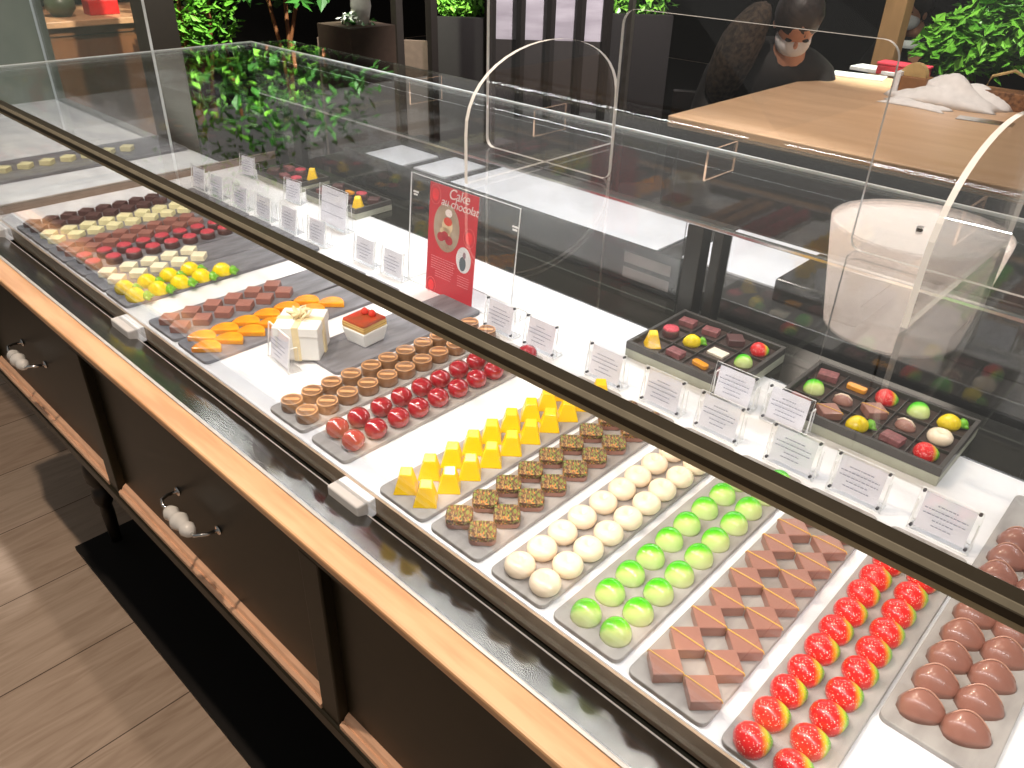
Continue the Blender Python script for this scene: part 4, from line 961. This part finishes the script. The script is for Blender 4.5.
def person(label, pelvis, head, face_dir, hands_z, m_top, lean_fur=False, group=None):
    """seated figure; positions in metres, world"""
    P = Vector(pelvis); Hd = Vector(head); f = Vector((math.cos(face_dir), math.sin(face_dir), 0)); s = Vector((-f.y, f.x, 0))
    t = thing('person', label, 'person', (P.x, P.y, 0), group)
    L = lambda v: (v - Vector((P.x, P.y, 0)))
    neck = Hd + Vector((0, 0, -.12)) - f * .05
    chest = neck + (P - neck) * .28; waist = P + (neck - P) * .3
    js, es = [], []
    def J(v, r, r2=None): q = L(v); js.append((q.x, q.y, q.z, r, r2 or r)); return len(js) - 1
    def E(a, b): es.append((a, b)); return b
    p = J(P, .14, .11); wv = E(p, J(waist, .125, .10)); ch = E(wv, J(chest, .15, .10)); nk = E(ch, J(neck, .055)); hb = E(nk, J(Hd + Vector((0, 0, -.04)), .07)); 
    arms = []
    for sd in (-1, 1):
        sh_ = chest + s * sd * .19 + Vector((0, 0, .03)); el = sh_ + f * .16 + s * sd * .05 + Vector((0, 0, -.24)); wr = el + f * .22 - s * sd * .08; wr.z = hands_z + .03
        a = E(ch, J(sh_, .06)); b = E(a, J(el, .043)); c_ = E(b, J(wr, .027)); palm = E(c_, J(wr + f*.05, .03, .016)); arms.append((sh_, el, wr))
        for k in range(4):
            o_ = s * (k - 1.5) * .02; ln = (.07, .08, .075, .06)[k]
            k1 = E(palm, J(wr + f*.09 + o_, .0095)); k2 = E(k1, J(wr + f*(.09 + ln*.5) + o_*1.1 + Vector((0, 0, .004)), .0085)); E(k2, J(wr + f*(.09 + ln) + o_*1.1 - Vector((0, 0, .012)), .007))
        th = E(palm, J(wr + f*.06 - s*sd*.04, .0105)); E(th, J(wr + f*.10 - s*sd*.055, .009))
        hip = P + s * sd * .10; kn = hip + f * .42 + Vector((0, 0, .02)); an = kn + Vector((0, 0, -(kn.z - .08))) - f*.03; to = an + f * .16 + Vector((0, 0, -.04))
        h_ = E(p, J(hip, .085)); k_ = E(h_, J(kn, .062)); a_ = E(k_, J(an, .042)); E(a_, J(to, .036))
    skin_mesh('body', js, es, M_skin, t)
    # jacket and trousers over the body
    js, es = [], []
    p = J(P + Vector((0, 0, .02)), .165, .14); wv = E(p, J(waist, .155, .13)); ch = E(wv, J(chest, .18, .135)); E(ch, J(neck + Vector((0, 0, .05)), .115))
    for sh_, el, wr in arms:
        a = E(ch, J(sh_, .083)); b = E(a, J(el, .064)); E(b, J(wr - f*.015, .045))
    skin_mesh('jacket', js, es, m_top, t)
    js, es = [], []
    p = J(P - Vector((0, 0, .02)), .15, .125)
    for sd in (-1, 1):
        hip = P + s * sd * .10; kn = hip + f * .42 + Vector((0, 0, .02)); an = kn + Vector((0, 0, -(kn.z - .11))) - f*.03
        E(E(E(p, J(hip, .102)), J(kn, .078)), J(an, .056))
    skin_mesh('trousers', js, es, mat('black_trousers', (22, 20, 20), .7), t)
    return t, f, s, L(Hd)
def head_parts(t, hc, fdir, pitch, mask=True):
    """head built facing +X then turned"""
    rot = Euler((0, pitch, fdir), 'XYZ')
    def fin(mb, name, m, smooth=True, parent=t):
        o = mb.build(name, m, None, smooth=smooth); o.parent = t; o.location = hc; o.rotation_euler = rot; return o
    k = .9 / U
    g = MB(False); ellipsoid(g, (0, 0, .0), (.095*k, .076*k, .115*k))
    for v in g.bm.verts:      # jaw narrows, face flattens
        if v.co.z < 0: v.co.y *= 1 + v.co.z*U*2.6; v.co.x *= 1 + (v.co.z*U)*1.0
        if v.co.x*U > .07: v.co.x = .07*k + (v.co.x - .07*k)*.6
    ellipsoid(g, (.088*k, 0, -.015*k), (.018*k, .012*k, .022*k), 8, 10)
    for sd in (-1, 1): ellipsoid(g, (0, sd*.078*k, -.01*k), (.018*k, .010*k, .03*k), 8, 10)
    fin(g, 'head', M_skin)
    g = MB(False)
    for sd in (-1, 1): ellipsoid(g, (.080*k, sd*.032*k, .012*k), (.010*k, .014*k, .006*k), 6, 10)
    fin(g, 'eyes', mat('dark_eyes', (30, 22, 20), .2))
    if mask:
        g = MB(False); ellipsoid(g, (.045*k, 0, -.045*k), (.072*k, .070*k, .058*k)); fin(g, 'face_mask', M_mask)
    else:
        g = MB(False); ellipsoid(g, (.078*k, 0, -.06*k), (.010*k, .022*k, .006*k), 6, 10); fin(g, 'lips', mat('lip', (160, 84, 76), .4))
    g = MB(False); ellipsoid(g, (-.018*k, 0, .032*k), (.098*k, .092*k, .108*k), 18, 28)
    for v in g.bm.verts:
        if v.co.x*U > .045: v.co.z = max(v.co.z, .026*k); v.co.x = min(v.co.x, .082*k)
        v.co += Vector((random.uniform(-1, 1), random.uniform(-1, 1), random.uniform(-1, 1))) * .003*k
    fin(g, 'hair', M_hair)
hd = far(797, 22, 4.6); hw = V(hd.x, hd.y, hd.z)
fd = math.atan2(-.85, .55)
t, f, s, hl = person('person in a dark jacket and white face mask, head bowed, seated left of the table', (hw.x - .30, hw.y + .14, .52), hw, fd, .62, M_cloth)
head_parts(t, hl, fd + .1, .95)
# rough brown knit sleeve / shawl on the shoulder
sv_ = V(*far(735, 55, 4.75)); g = MB(False); k = 1/U
ellipsoid(g, (0, 0, 0), (.075*k, .10*k, .20*k), 14, 20)
for v in g.bm.verts: v.co += Vector((random.uniform(-1, 1), random.uniform(-1, 1), random.uniform(-1, 1))) * .004*k; v.co.x += (v.co.z ** 2) * .25
o = g.build('shawl', M_fur, None, smooth=True); o.parent = t; o.location = sv_ - t.location; o.rotation_euler = (0.15, .35, .3)
ch_ = thing('dining_chair', 'dark wooden chair under the seated person in the dark jacket', 'chair', (hw.x - .30, hw.y + .14, 0), rz=fd)
MB(False).box(-.36, -.36, .66, .34, .36, .70).build('seat', M_bk, ch_, bevel=.01)
MB(False).box(-.42, -.36, .66, -.37, .36, 1.30).build('backrest', M_bk, ch_, bevel=.01)
for x in (-.34, .30):
    for y in (-.33, .33): MB(False).box(x - .025, y - .025, 0, x + .025, y + .025, .66).build('leg', M_bk, ch_)
hd2 = far(915, 12, 7.6); hw2 = V(*hd2); fd2 = -1.9
t, f, s, hl = person('person in a white face mask and pale collar, half hidden by the plant', (hw2.x + .02, hw2.y + .2, .50), hw2, fd2, .55, M_cloth)
head_parts(t, hl, fd2, .1)
g = MB(False); g.lathe([(.075/U, -.02/U), (.10/U, -.055/U), (.085/U, -.05/U), (.07/U, -.015/U)], n=20, cap=False); o = g.build('white_collar', M_mask, None, smooth=True); o.parent = t; o.location = hl + Vector((0, 0, -.13))
ch2 = thing('dining_chair', 'dark chair under the person half hidden by the plant', 'chair', (hw2.x + .02, hw2.y + .2, 0), rz=fd2)
MB(False).box(-.36, -.36, .62, .34, .36, .66).build('seat', M_bk, ch2, bevel=.01)
MB(False).box(-.42, -.36, .62, -.37, .36, 1.25).build('backrest', M_bk, ch2, bevel=.01)
for x in (-.34, .30):
    for y in (-.33, .33): MB(False).box(x - .025, y - .025, 0, x + .025, y + .025, .62).build('leg', M_bk, ch2)

for o in PROTO.values():
    pass
for o in bpy.data.objects:
    if '_b' in o: del o['_b']
